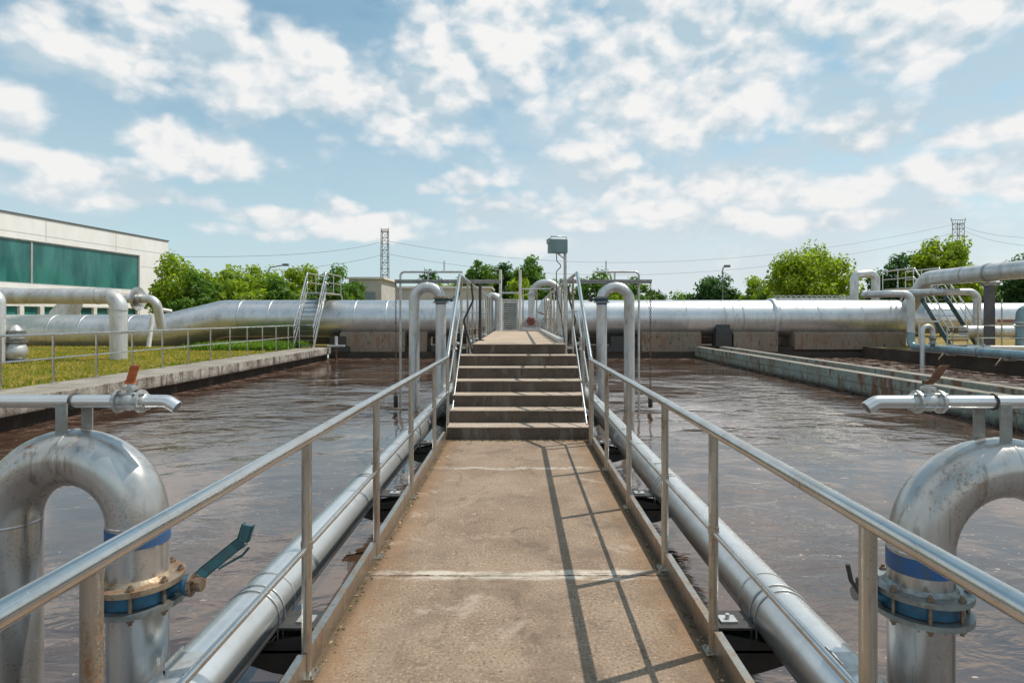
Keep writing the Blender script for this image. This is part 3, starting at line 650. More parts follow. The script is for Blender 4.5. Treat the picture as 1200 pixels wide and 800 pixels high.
# rear bent pipes around the platform end
def simple_pipe(name, pts, r, mat, label, bend=.3, group=None, n=20, rings=(), base=None, cat='pipe', flanges=()):
    pts = [Vector(p) for p in pts]; lo = min(pts, key=lambda p: p.z)
    t = empty(name, tuple(base or lo), label, cat, group)
    m = MB(); m.tube(pts, r, n, bend=bend); m.build('pipe_body', mat, t)
    for (c, ax, rr, h) in rings:
        m = MB(); m.ring(c, ax, r*.95, rr, h, n); m.build('collar', cladb, t)
    for (c, ax, rr, h) in flanges:
        m = MB(); c = Vector(c); a_ = Vector(ax).normalized(); m.ring(c+a_*h*.7, ax, r*.95, rr, h, n); m.ring(c-a_*h*.7, ax, r*.95, rr, h, n); m.build('flange', flg, t)
    return t
a = P(656, 345, 22); b = P(623, 345, 22)
simple_pipe('swan_neck_pipe', [(a.x, 22, -.8), (a.x, 22, P(0, 331, 22).z), (b.x, 22, P(0, 331, 22).z), (b.x, 22, PZ+.3)], .125, neckfar, 'pale swan neck pipe arching over the platform end right of the red motor', .5, rings=[((b.x, 22, 2.45), (0, 0, 1), .2, .06)])
a = P(641, 345, 20.9)
simple_pipe('vent_elbow', [(a.x+.05, 20.9, PZ-.4), (a.x+.05, 20.9, 2.42), (a.x-.22, 20.75, 1.75)], .15, neckfar, 'short fat pale elbow behind the right end of the platform', .2, flanges=[((a.x+.05, 20.9, 1.55), (0, 0, 1), .2, .03)])
a = P(575, 345, 21.5)
simple_pipe('vent_elbow', [(a.x-.05, 21.5, -.8), (a.x-.05, 21.5, 2.42), (a.x+.3, 21.5, 2.3), (a.x+.3, 21.5, 1.0)], .14, neckfar, 'fat pale elbow beyond the left platform rail', .16)
t = empty('end_rail', (.6, 20.3, PZ), 'short horizontal rail closing the far end of the platform right of the motor', 'railing')
m = MB(); a = P(612, 338.5, 20.3); b = P(646, 338.5, 20.3); m.tube([a, b], .03, 10); m.build('top_rail', steel, t)
for px in (613, 629, 645): q = P(px, 338.5, 20.3); m = MB(); m.tube([(q.x, 20.3, PZ), q], .022, 10); m.build('post', postm, t)
# clutter along platform sides: small isolation valves and hoses
def small_valve(x, y, z, s, label):
    t = empty('isolation_valve', (x, y, z), label, 'valve', 'small isolation valves beside the raised platform')
    m = MB(); m.lathe((x, y, z), (0, 0, 1), [(.05, 0), (.05, .03), (.03, .035), (.045, .09), (.055, .13), (.03, .18), (.05, .19), (.05, .21)], 14); m.build('valve_body', galv, t)
    m = MB(); m.lathe((x, y, z+.23), (0, 0, 1), [(.012, -.02), (.012, .09)], 8); m.ring((x, y, z+.30), (0, 0, 1), .065, .08, .014, 18)
    for k in range(3): a = k*pi/3; m.box(-.07, .07, -.006, .006, -.005, .005, Matrix.Translation((x, y, z+.30)) @ Matrix.Rotation(a, 4, 'Z'))
    m.build('hand_wheel', s, t)
    m = MB(); m.tube([(x, y, z-.9 if z > .3 else -1), (x, y, z)], .032, 10); m.tube([(x, y, z+.1), (x+(.3 if x < 0 else -.3)*.2, y+.2, z+.1)], .025, 8); m.build('valve_pipe', neckfar, t)
for k, (x, y) in enumerate([(-1.08, 10.3), (-.84, 12.1), (-1.06, 13.6), (-.86, 15.3), (-1.06, 17.0), (1.10, 10.2), (.90, 12.2), (1.1, 13.9), (.90, 15.6), (1.08, 17.3)]):
    side = 'left' if x < 0 else 'right'; n_ = ['nearest the steps', 'second from the steps', 'third from the steps', 'fourth from the steps', 'farthest from the steps'][k % 5]
    small_valve(x, y, PZ-.12, rustm if k % 2 else galv, 'small hand-wheel valve beside the platform on its %s, %s' % (side, n_))
for x, y, s, lb in ((-.80, 10.45, -1, 'black hose looping down the left platform rail above the steps'), (.97, 11.3, 1, 'black hose looping down the right platform rail behind the floodlight pole')):
    m = MB(); m.tube([(x, y, 2.2), (x+.03, y, 1.9), (x+s*.14, y+.05, 1.55), (x+s*.05, y+.1, 1.2), (x-.04*s, y, .95)], .018, 10, bend=.12); m.single('hose', blk, lb, 'hose', 'black hoses on the platform rails')
m = MB(); m.tube([(-.70, 11.3, PZ), (-.70, 11.3, 2.24)], .03, 10); m.ring((-.70, 11.3, PZ+.01), (0, 0, 1), 0, .08, .02, 16); m.single('iron_post', blk, 'dark iron post standing on the left edge of the platform', 'post')
# conduit along right of the platform
m = MB(); m.box(.70, .80, PY0+.4, 18.9, PZ+.002, PZ+.075, bev=.008); m.single('cable_tray', galv, 'pale metal cable tray lying along the right edge of the platform', 'cable tray')

# ------------------------------------------------------------------ big clad pipe across the far end
YB = 31.0; RB = .95; ZB = 1.55
t = empty('big_pipe', (0, YB, .1), 'huge silver clad pipe crossing the whole far end of the basins', 'pipe')
m = MB(); m.tube([(-27.5, YB, .80), (P(205, 0, YB).x-.6, YB, .80), (P(265, 0, YB).x, YB, ZB), (P(1052, 0, YB).x, YB, ZB)], RB, 56, bend=1.6)
big = m.build('pipe_barrel', clad, t)
m = MB(); m.lathe((P(1052, 0, YB).x, YB, ZB), (1, 0, 0), [(RB, 0), (RB*.97, .15), (RB*.85, .4), (RB*.84, .9), (RB*.84, 16)], 56); m.build('reduced_section', clad, t)
m = MB(); m.tube([(P(385, 0, YB).x, YB, ZB+.01), (P(400, 0, YB).x, YB, ZB+.01)], RB+.004, 56); 
for px in (287, 322, 420, 456, 533, 590, 655, 700, 757, 800, 843, 853, 864, 950, 1000, 1040):
    m = MB(); x = P(px, 0, YB).x; m.lathe((x, YB, ZB), (1, 0, 0), [(RB-.01, -.04), (RB+.006, -.035), (RB+.008, .035), (RB-.01, .04)], 56); m.build('sheet_seam', cladb if px in (843, 864) else clad, t)
for px in (70, 105, 160, 190):
    m = MB(); x = P(px, 0, YB).x; m.lathe((x, YB, .80), (1, 0, 0), [(RB-.01, -.04), (RB+.006, -.035), (RB+.008, .035), (RB-.01, .04)], 56); m.build('sheet_seam', clad, t)
m = MB(); x = P(908, 0, YB-.5).x; m.lathe((x, YB, ZB), (1, 0, 0), [(RB, -.16), (RB+.06, -.14), (RB+.09, -.06), (RB+.09, .06), (RB+.06, .14), (RB, .16)], 56); m.build('collar', clad, t)
# saddles
SG = 'concrete saddles under the big pipe'
def saddle(px0, px1, label, z0=-.115, dy=0):
    x0 = P(px0, 0, 30.).x; x1 = P(px1, 0, 30.).x; m = MB(); n = 14
    poly = [(30.02, z0), (32.0, z0), (32.0, .85)]
    for k in range(n+1):
        a = radians(-42)-radians(96)*k/n; poly.append((YB+cos(a)*(RB+.012), ZB+sin(a)*(RB+.012)))
    poly += [(30.02, .76)]
    m.prism([(x0, y, z) for y, z in poly], (x1-x0, 0, 0)); m.single('pipe_saddle', saddlem, label, 'concrete block', SG)
saddle(398, 474, 'pale concrete saddle under the big pipe, left of the rear left gooseneck')
saddle(752, 822, 'pale concrete saddle under the big pipe, right of the rear right gooseneck')
saddle(860, 912, 'brownish concrete saddle under the big pipe, between the black support and the collar')
saddle(932, 1062, 'widest concrete saddle under the big pipe, on the right of its collar', z0=.0)
saddle(486, 500, 'narrow concrete saddle under the big pipe behind the rear left gooseneck')
for px, lb in ((848, 'black steel support shoe under the big pipe at the right basin wall'), (520, 'black steel support shoe under the big pipe left of the steps'), (725, 'black steel support shoe under the big pipe right of the steps'), (396, 'black block added to fill the dark gap under the big pipe at the left ledge')):  # the one at the left ledge is added: black standing in for shade
    x = P(px, 0, 30).x; m = MB(); m.box(x-.4, x+.4, 29.96, 30.6, .14 if px > 800 else -.11, .9 if px > 800 else .66); m.box(x-.6, x+.6, 29.9, 30.8, .12 if px > 800 else -.12, .16); m.prism([(x-.35, 29.95, .8), (x+.35, 29.95, .8), (x+.35, 30.1, 1.25), (x-.35, 30.1, 1.25)], (0, .1, 0)) if px > 800 else None
    m.single('support_shoe', blk, lb, 'support', 'black supports under the big pipe')
# sludge outlet with T-shaped bar
q = P(394, 402, 28.2); t = empty('sample_stand', (q.x, 28.2, -.42), 'small rusty T-shaped stand in the water at the left ledge corner', 'stand')
m = MB(); m.tube([(q.x, 28.2, -1), (q.x, 28.2, P(0, 406, 28.2).z)], .05, 10); m.build('lower_post', rustm, t)
m = MB(); m.tube([(q.x, 28.2, P(0, 406, 28.2).z), (q.x, 28.2, P(0, 394, 28.2).z)], .07, 12); m.build('upper_post', neckfar, t)
m = MB(); m.box(q.x-.4, q.x+.4, 28.1, 28.3, P(0, 406, 28.2).z, P(0, 404, 28.2).z); m.build('cross_plate', galv, t)

# ------------------------------------------------------------------ ladders over the big pipe
def stair_over(X, wd, y0, y1, z0, z1, label, platlen=2.6, steps=12, back=True, smat=None, sd=.16):
    t = empty('access_stair', (X, y0, z0), label, 'stairs', 'steel stairs over the big pipe')
    for s in (-1, 1):
        m = MB(); x = X+s*wd/2; m.prism([(x-.02, y0, z0), (x-.02, y0+sd, z0), (x-.02, y1+sd*.5, z1), (x-.02, y1-sd*.5, z1)], (.04, 0, 0)); m.build('stringer', smat or galv, t)
        for dh, r in ((.95, .038), (.5, .026)):
            m = MB(); m.tube([(x, y0+.05, z0+dh), (x, y1, z1+dh)]+([(x, y1+platlen, z1+dh)] if s*X < 0 or True else []), r, 8, bend=.1); m.build('hand_rail', steel, t)
        for f in (0.02, .34, .68, 1.0):
            m = MB(); y = y0+.06+(y1-y0)*f; z = z0+(z1-z0)*f; m.tube([(x, y, z), (x, y, z+.95)], .022, 8); m.build('rail_post', steel, t)
        for f in (.5, 1.):
            m = MB(); y = y1+platlen*f; m.tube([(x, y, z1), (x, y, z1+.95)], .022, 8); m.build('rail_post', steel, t)
    for k in range(steps):
        f = (k+.6)/steps; m = MB(); y = y0+.08+(y1-y0)*f; z = z0+(z1-z0)*f; m.box(X-wd/2+.02, X+wd/2-.02, y-.09, y+.10, z-.018, z+.012); m.build('tread', tealm if steps < 20 else galv, t)
    m = MB(); m.box(X-wd/2-.03, X+wd/2+.03, y1, y1+platlen, z1-.06, z1+.0); m.build('top_platform', galv, t)
    if back:
        for s in (-1, 1):
            m = MB(); x = X+s*wd/2; m.prism([(x-.02, y1+platlen-.02, z1-.07), (x-.02, y1+platlen+.14, z1-.07), (x-.02, y1+platlen+2.0, GZ), (x-.02, y1+platlen+1.84, GZ)], (.04, 0, 0)); m.build('rear_stringer', galv, t)
stair_over(-10.0, .92, 27.9, 29.75, .17, 2.86, 'light steel stair climbing over the big pipe at the end of the left ledge', smat=galv)
stair_over(20.7, 1.25, 27.4, 30.2, .18, 3.15, 'dark steel stair climbing over the pipe among the pipework on the right', steps=11, smat=tealm, sd=.34)

# ------------------------------------------------------------------ left: ledge rail, grass, pipes
t = empty('ledge_rail', (-10.05, 15, .17), 'thin grey two-bar guard rail along the left basin ledge', 'railing')
for z, r in ((1.24, .026), (.72, .018)):
    m = MB(); m.tube([(-10.05, 1.5, z), (-10.05, 28.4, z)]+[(-9.6, 28.5, z)], r, 10, bend=.1); m.build('rail', steel, t)
y = 2.3
while y < 28.5:
    m = MB(); m.tube([(-10.05, y, .15), (-10.05, y, 1.24)], .024, 10); m.box(-10.11, -9.99, y-.06, y+.06, .165, .185); m.build('post', steel, t); y += 1.33

def blades(name, n, region, hmin, hmax, mat, base=GZ):
    m = MB(); vs = []; fs = []
    for _ in range(n):
        x, y = region(); h = random.uniform(hmin, hmax); a = random.uniform(0, pi); w_ = random.uniform(.008, .016)*(1+y/18)
        dx, dy_ = cos(a)*w_, sin(a)*w_; lx, ly = random.gauss(0, .35)*h, random.gauss(0, .35)*h; i = len(vs)
        vs += [(x-dx, y-dy_, base), (x+dx, y+dy_, base), (x+dx*.7+lx*.4, y+dy_*.7+ly*.4, base+h*.6), (x-dx*.7+lx*.4, y-dy_*.7+ly*.4, base+h*.6), (x+lx, y+ly, base+h)]
        fs += [(i, i+1, i+2, i+3), (i+3, i+2, i+4)]
    m.add(vs, fs); o = struct(name, m, mat, 'stuff'); o['label'] = 'short green and straw-coloured grass beside the left ledge'; o['category'] = 'grass'; return o
def reg():
    while True:
        x = random.uniform(-26, -10.2); y = random.uniform(10, 30)
        if y > -x*.9+1 : return x, y
blades('grass', 42000, reg, .03, .10, bladeM)
def reg2():
    x = random.triangular(-15, -10.3, -11); y = random.uniform(26.0, 30); return x, y
blades('tall_grass', 12000, reg2, .12, .42, bladeG).update_tag()

q0 = P(0, 347, 20.6); qx = P(139, 0, 20.6).x
simple_pipe('elevated_pipe', [(-27, 20.9, q0.z), (qx, 20.6, q0.z), (qx, 20.6, GZ)], .27, neckfar, 'thick grey overhead pipe on the left bending down into the grass', .42, n=32,
            rings=[((P(115, 0, 20.6).x, 20.62, q0.z), (1, 0, 0), .285, .05), ((qx, 20.6, 1.85), (0, 0, 1), .285, .05), ((qx, 20.6, 1.1), (0, 0, 1), .285, .05)])
q1 = P(183, 352, 27.5); q2 = P(157, 350, 27.5)
simple_pipe('angled_pipe', [(q2.x-2, 27.9, q2.z), (q1.x, 27.5, q2.z), (q1.x, 27.9, q1.z-1.3)], .19, neckfar, 'smaller elbow pipe with a large flange behind the left overhead pipe', .4, n=24, rings=[((q2.x+.05, 27.7, q2.z), (1, 0, 0), .55, .09), ((q2.x+.28, 27.66, q2.z), (1, 0, 0), .36, .05)])
q = P(177, 385, 28.9); 
m = MB(); m.tube([(q.x-.12, 28.9, .15), (q.x-.12, 29.2, 1.6), (q.x+.1, 29.5, 2.0), (q.x+.4, 29.9, 1.9)], .10, 14, bend=.3); m.single('branch_pipe', whitem, 'thin white branch pipe bending over the low left part of the big pipe', 'pipe')
q = P(16, 395, 19); t = empty('check_valve', (q.x, 19, GZ), 'bulky silver flanged valve in the grass at the far left', 'valve')
m = MB(); m.lathe((q.x+.05, 19, GZ+.1), (0, 0, 1), [(.16, 0), (.3, .12), (.34, .3), (.27, .52), (.2, .6), (.2, .75)], 24); m.build('valve_body', galv, t)
for z in (.12, .72, .80, .98, 1.04):
    m = MB(); m.ring((q.x+.05, 19, GZ+z), (0, 0, 1), .1, .33 if z < .9 else .28, .05, 24); m.build('flange', flg, t)
m = MB(); m.lathe((q.x+.05, 19, GZ+.8), (0, 0, 1), [(.22, 0), (.24, .2), (.12, .4), (.05, .45)], 20); m.build('bonnet', galv, t)
m = MB(); q = P(-2, 0, 18.6); m.tube([(q.x, 18.6, GZ), (q.x, 18.6, 2.35), (q.x-1.5, 18.6, 2.35)], .19, 20, bend=.3); m.single('standpipe', neckfar, 'upright grey pipe cut by the left edge of the view', 'pipe')

# building
A = Vector((-26.3, 45.0, 0)); dr = Vector((.12, 1, 0)).normalized(); nr = Vector((dr.y, -dr.x, 0))   # facade runs towards the camera; nr faces the basins
BM = Matrix(((nr.x, dr.x, 0, A.x), (nr.y, dr.y, 0, A.y), (0, 0, 1, 0), (0, 0, 0, 1)))   # local x: out of the wall, y: along, z: up
bwhite = plain('white_wall_panel', (.82, .81, .80), (.75, .73, .71), .7, 1.2, bmp=.03, streak=3)
m_, t_, b_, pos_, out_ = newmat('green_glass')
n_ = t_.noise(t_.vmath('MULTIPLY', pos_, (1, 1, .3)), .9, 4, .6); t_.set(b_.inputs['Base Color'], t_.mix(t_.mapr(n_, .35, .65), (.02, .105, .10), (.05, .20, .18))); b_.inputs['Roughness'].default_value = .13
glassm = m_
t = empty('industrial_building', tuple(A+Vector((0, 0, GZ))), 'white flat-roofed industrial building with green glass bands on the left', 'building')
ZR = 7.32
LB = -48
m = MB()
zt0, zt1 = 3.5, 5.98; zl0, zl1 = .75, 2.35; yg = -2.85
for (y0, y1, z0, z1) in ((LB, 0, zt1, ZR), (yg, 0, zl1, zt1), (LB, yg, zl1, zt0), (yg, 0, zt0-1.0, zt0-.99)):
    pass
m.box(-.35, 0, LB, 0, zt1, ZR, BM); m.box(-.35, 0, yg, 0, .1, zt1-.002, BM); m.box(-.35, 0, LB, yg-.002, zl1, zt0, BM); m.box(-.35, 0, LB, yg-.002, .1, zl0, BM)
m.box(-22, -.352, LB, 0, .1, ZR-.3, BM)
wl = m.build('wall', bwhite, t)
m = MB(); m.box(-22.1, .06, LB-.1, .06, ZR+.002, ZR+.075, BM); m.build('roof_edge', plain('roof_cap', (.10, .11, .12), None, .6), t)
for z in (ZR-1.0, 3.2, 5.2):
    m = MB(); y0 = LB if z > 6 or z < 4 else yg+.1; m.box(.001, .006, y0, -.02, z, z+.035, BM); m.build('panel_joint', plain('joint_grey', (.47, .46, .45), None, .8), wl)
for k in range(9):
    y = -5.2*k-5.0; m = MB(); m.box(.0015, .007, y, y+.03, zt1+.05, ZR-.06, BM); m.build('panel_joint', MATS['joint_grey'], wl)
y = yg
k = 0
while y > LB+1:
    m = MB(); y2 = y-8.15; m.box(-.16, -.12, y2+.05, y-.05, zt0+.05, zt1-.05, BM); wn = m.build('window', glassm, t)
    m = MB()
    for (a, b, c, d) in ((y2, y2+.06, zt0, zt1), (y-.06, y, zt0, zt1), (y2+.06, y-.06, zt0, zt0+.06), (y2+.06, y-.06, zt1-.06, zt1)): m.box(-.14, -.08, a, b, c, d, BM)
    m.build('frame', galv, wn); y = y2; k += 1
y = yg-.1
while y > LB+1:
    m = MB(); y2 = y-1.25; m.box(-.2, -.15, y2+.12, y-.12, zl0+.1, zl1-.1, BM); wn = m.build('window', glassm, t)
    m = MB()
    for (a, b, c, d) in ((y2, y2+.13, zl0, zl1), (y-.13, y, zl0, zl1), (y2+.13, y-.13, zl0, zl0+.1), (y2+.13, y-.13, zl1-.12, zl1)): m.box(-.22, .03, a, b, c, d, BM)
    m.build('frame', whitem, wn); y = y2

# grey roof-like hood in front of the building
q = P(72, 372, 33.2); m = MB(); m.prism([(q.x-.62, 33, 1.5), (q.x+.35, 33, 1.5), (q.x+.62, 33, 2.36), (q.x-.1, 33, 2.36), (q.x-.5, 33, 1.95)], (0, 1.0, 0)); m.box(q.x-.4, q.x+.3, 33.1, 33.9, GZ, 1.499); m.single('pump_hood', neckfar, 'small pale slanted hood peeping over the low left part of the big pipe', 'hood')

# shed behind the pipe
t = empty('shed', (P(438, 0, 48).x, 48, GZ), 'small beige flat-roofed shed behind the big pipe below the lattice tower', 'shed')
cream = plain('cream_render', (.50, .48, .44), (.42, .40, .37), .85, 1.5); x0 = P(409, 0, 48).x; x1 = P(447, 0, 48).x; x2 = P(458, 0, 51).x
zt = P(0, 327, 48).z
m = MB(); m.box(x0, x1, 48, 54, GZ, zt, bev=.02); m.build('wall', cream, t)
m = MB(); m.box(x0-.2, x1+.25, 47.8, 54.2, zt+.002, zt+.16); m.build('roof', whitem, t)
m = MB(); a = P(421, 342, 48); b = P(440, 352, 48); m.box(a.x, b.x, 47.96, 47.998, b.z, a.z); lv = m.build('louvre_vent', plain('louvre_grey', (.22, .27, .30), None, .5), t)
t = empty('low_building', (P(510, 0, 56).x, 56, GZ), 'long low cream wall building behind the big pipe between shed and steps', 'building')
m = MB(); m.box(P(448, 0, 56).x, P(575, 0, 56).x, 56, 62, GZ, P(0, 338, 56).z); m.build('wall', cream, t)
m = MB(); m.box(P(446, 0, 56).x, P(577, 0, 56).x, 55.8, 62.2, P(0, 338, 56).z+.002, P(0, 338, 56).z+.2); m.build('roof', whitem, t)

# ------------------------------------------------------------------ right: pipework
RG = None
xb = 17.0
simple_pipe('blue_grey_pipe', [(xb, -8, .34), (xb, 25.8, .34), (xb, 25.8, .95)], .155, bluepipe, 'blue-grey pipe running low along the far side of the right basin', .35, n=24,
            rings=[((xb, 22.0, .34), (0, 1, 0), .20, .05), ((xb, 17.5, .34), (0, 1, 0), .2, .05)], base=(xb, 20, .1))
simple_pipe('riser_pipe', [(xb, 25.8, .955), (xb, 25.8, 2.62), (xb-.75, 26.1, 2.64), (xb-1.1, 27.4, 2.64)], .155, neckfar, 'grey riser pipe bending over on top, fed by the low blue-grey pipe', .3, n=24, rings=[((xb, 25.8, .98), (0, 0, 1), .18, .05)], base=(xb, 25.8, .95))
for y in (23.4, 20.6, 18.0, 15):
    m = MB(); m.box(xb-.15, xb+.15, y-.1, y+.1, .105, .175); m.tube([(xb-.3, y, .1), (xb-.3, y, .2), (xb-.5, y, -.05)], .03, 6); m.single('pipe_block', saddlem, {23.4: 'small concrete block under the blue-grey pipe, nearest the steel stair', 20.6: 'small concrete block under the blue-grey pipe, second from the steel stair', 18.0: 'small concrete block under the blue-grey pipe, third from the steel stair', 15: 'small concrete block under the blue-grey pipe, outermost on the right'}[y], 'block', 'blocks under the blue-grey pipe')
y = 24.0; a = P(1081, 0, y).x; b = P(1093, 0, y).x
t = empty('small_gooseneck', (a, y, WZ), 'thin pale gooseneck pipe dipping into the right basin before the steel stair', 'pipe')
m = MB(); m.tube([(a, y, -1), (a, y, 1.25), (b, y, 1.25), (b, y, .85)], .09, 16, bend=.2); m.build('bent_pipe', neckfar, t)
m = MB(); m.lathe((b, y, .38), (0, 0, 1), [(.085, 0), (.085, .14), (.15, .15), (.15, .19), (.11, .2), (.11, .36), (.15, .37), (.15, .42), (.09, .43), (.09, .48)], 18); m.build('valve', flg, t)
simple_pipe('high_pipe', [(20.0, 6, 3.50), (20.0, 29.1, 3.50), (20.0, 30.5, 2.1)], .37, neckfar, 'big grey overhead pipe coming towards the viewer at upper right', .7, n=36,
            rings=[((20.0, P(0, 0, 1).y*25.3, 3.5), (0, 1, 0), .40, .10), ((20.0, 26.6, 3.5), (0, 1, 0), .385, .05), ((20.0, 19.5, 3.5), (0, 1, 0), .39, .05)], base=(20, 25, 3.1))
t = empty('pipe_support', (20.0, 25.3, GZ), 'dark steel column carrying the overhead pipe on the right', 'column')
m = MB(); m.box(19.86, 20.14, 25.16, 25.44, GZ, 2.95); m.build('column', plain('brown_grey_steel', (.13, .12, .13), (.09, .08, .09), .6, 4), t)
m = MB(); m.prism([(19.6, 25.2, 3.09), (20.4, 25.2, 3.09), (20.25, 25.2, 2.93), (19.75, 25.2, 2.93)], (0, .2, 0)); m.build('cradle', bracketm, t)
q = P(1145, 342, 27.0); q2 = P(1108, 342, 27.0)
simple_pipe('cross_pipe', [(P(1066, 0, 28.6).x, 28.9, P(0, 343, 28.6).z), (q2.x, 27.3, q.z), (q.x, 27.0, q.z), (q.x, 27.0, .9), (q.x, 26.7, .2)], .16, neckfar, 'medium grey pipe crossing behind the steel stair and turning down', .35, n=20, rings=[((q.x, 27, 1.55), (0, 0, 1), .18, .06)])
q = P(1026, 320, 34.5); q2 = P(1001, 322, 34.5)
simple_pipe('rear_elbow_pipe', [(q2.x, 34.5, GZ), (q2.x, 34.5, q2.z-.35), (q2.x+.1, 34.5, q2.z), (q.x, 34.5, q.z), (q.x, 34.5, GZ)], .23, neckfar, 'inverted U pipe rising behind the big pipe right of the bright tree', .35, n=20, rings=[((q.x, 34.5, 2.95), (0, 0, 1), .25, .05)])
# horizontal pipe runs at far right
simple_pipe('low_pipe', [(P(1136, 0, 26).x, 26.4, .98), (30, 26.4, .98)], .27, neckfar, 'horizontal silver pipe behind the railing at the right edge', .1, rings=[((P(1155, 0, 26.4).x, 26.4, .98), (1, 0, 0), .33, .07), ((P(1187, 0, 26.4).x, 26.4, .98), (1, 0, 0), .33, .07)])
simple_pipe('cream_pipe', [(P(1146, 0, 23.5).x, 24, .40), (P(1147, 0, 23.5).x+.2, 23.7, .40), (30, 20.5, .40)], .10, whitem, 'thin cream pipe with a brass end lying on the ground at the right', .1, rings=[((P(1147, 0, 23.6).x+.2, 23.66, .40), (1, -.1, 0), .17, .1)])
simple_pipe('upright_pipe', [(P(1197, 0, 24.5).x, 24.5, GZ), (P(1197, 0, 24.5).x, 24.5, 1.95), (P(1220, 0, 24.5).x, 24.5, 1.95)], .2, bluepipe, 'blue-grey upright elbow pipe at the right edge', .3, rings=[((P(1197, 0, 24.5).x, 24.5, 1.4), (0, 0, 1), .3, .08)])
t = empty('yard_rail', (21.5, 25, GZ), 'thin railing with pinkish bars at the right edge among the pipes', 'railing')
for px, d, tp in ((1146, 24.2, 352), (1174, 24.2, 350), (1210, 24.2, 350)):
    q = P(px, tp, d); m = MB(); m.tube([(q.x, d, GZ), q], .028, 8); m.build('post', postm, t)
for py in (381.5, 396):
    a = P(1146, py, 24.2); b = P(1260, py, 24.2); m = MB(); m.tube([a, b], .022, 8); m.build('rail', steel, t)
pk = plain('pink_primer', (.45, .20, .17), (.35, .16, .14), .6)
m = MB(); a = P(1172, 376, 25); m.box(a.x, 30, 25.0, 25.15, a.z-.06, a.z+.06); m.single('pink_beam', pk, 'pinkish steel beam behind the thin railing at the right edge', 'beam')
t = empty('step_rack', (P(1130, 0, 26).x, 25.6, GZ), 'low rack of rusty horizontal bars beside the foot of the right steel stair', 'rack')
for k in range(5):
    a = P(1110, 404-k*5.2, 25.6); b = P(1134, 404-k*5.2, 25.6); m = MB(); m.tube([a, b], .03, 8); m.build('bar', rustm if k % 2 else whitem, t)
for px in (1110, 1134):
    a = P(px, 380, 25.6); m = MB(); m.tube([(a.x, 25.6, GZ), a], .03, 8); m.build('upright', galv, t)
q = P(1058, 374, 26); m = MB(); m.box(P(1076, 0, 26).x, P(1100, 0, 26).x, 25.95, 26.1, P(0, 377.5, 26).z, P(0, 375.5, 26).z); 
m.box(P(1077, 0, 26).x, P(1078.5, 0, 26).x, 25.99, 26.05, GZ, P(0, 377.6, 26).z); m.single('shelf_bracket', whitem, 'thin pale bracket bar above the thin gooseneck on the right', 'bracket')
# roof deck strip behind pipe at right
m = MB(); m.box(P(905, 0, 33.5).x, P(1003, 0, 33.5).x, 33.4, 34.2, P(0, 352, 33.5).z-.3, P(0, 349, 33.5).z); 
for px in range(908, 1003, 6): q = P(px, 0, 33.5); m.box(q.x-.03, q.x+.03, 33.39, 33.45, 2.6, P(0, 346.5, 33.5).z)
m.box(P(905, 0, 33.5).x, P(1003, 0, 33.5).x, 33.39, 33.44, P(0, 347.2, 33.5).z, P(0, 346.2, 33.5).z); m.box(P(905, 0, 33.5).x, P(907, 0, 33.5).x, 33.5, 34.1, GZ, 2.4); m.box(P(1000, 0, 33.5).x, P(1003, 0, 33.5).x, 33.5, 34.1, GZ, 2.4)
m.single('service_gantry', galv, 'narrow service gantry behind the big pipe in front of the bright tree', 'gantry')
# far low wall closing the view under the pipes
m = MB(); m.box(-30, 60, 64, 64.4, GZ, 1.9); m.single('boundary_wall', cream, 'low pale boundary wall far behind the big pipe', 'wall')
g = MB(); sheet(g, -8.9, P(905, 0, 33).x, HY1+.34, 33.3, GZ+.01); struct('pipe_shade_sheet', g, darkc)  # added dark sheet over the grass, standing in for shade under the pipe
m = MB(); m.box(-22, P(905, 0, 33).x, 33.3, 33.5, GZ, .95); m.single('pipe_shade_wall', darkc, 'low dark wall added to stand in for shade just behind the big pipe', 'wall')  # added: its dark colour stands in for shade in the gaps below the pipe
# hydraulics seen under the pipe
m = MB(); q = P(935, 400, 33); m.box(P(913, 0, 33).x, P(931, 0, 33).x, 33, 34, GZ, P(0, 394, 33).z, bev=.03); m.single('equipment_box', plain('pale_blue_box', (.40, .52, .58), None, .5), 'pale blue box on the ground seen under the big pipe right of its collar', 'box')
m = MB(); m.box(P(800, 0, 30).x-6.6+.0, P(800, 0, 30).x-6.6+1.2, 33, 34, GZ, .7, bev=.03)

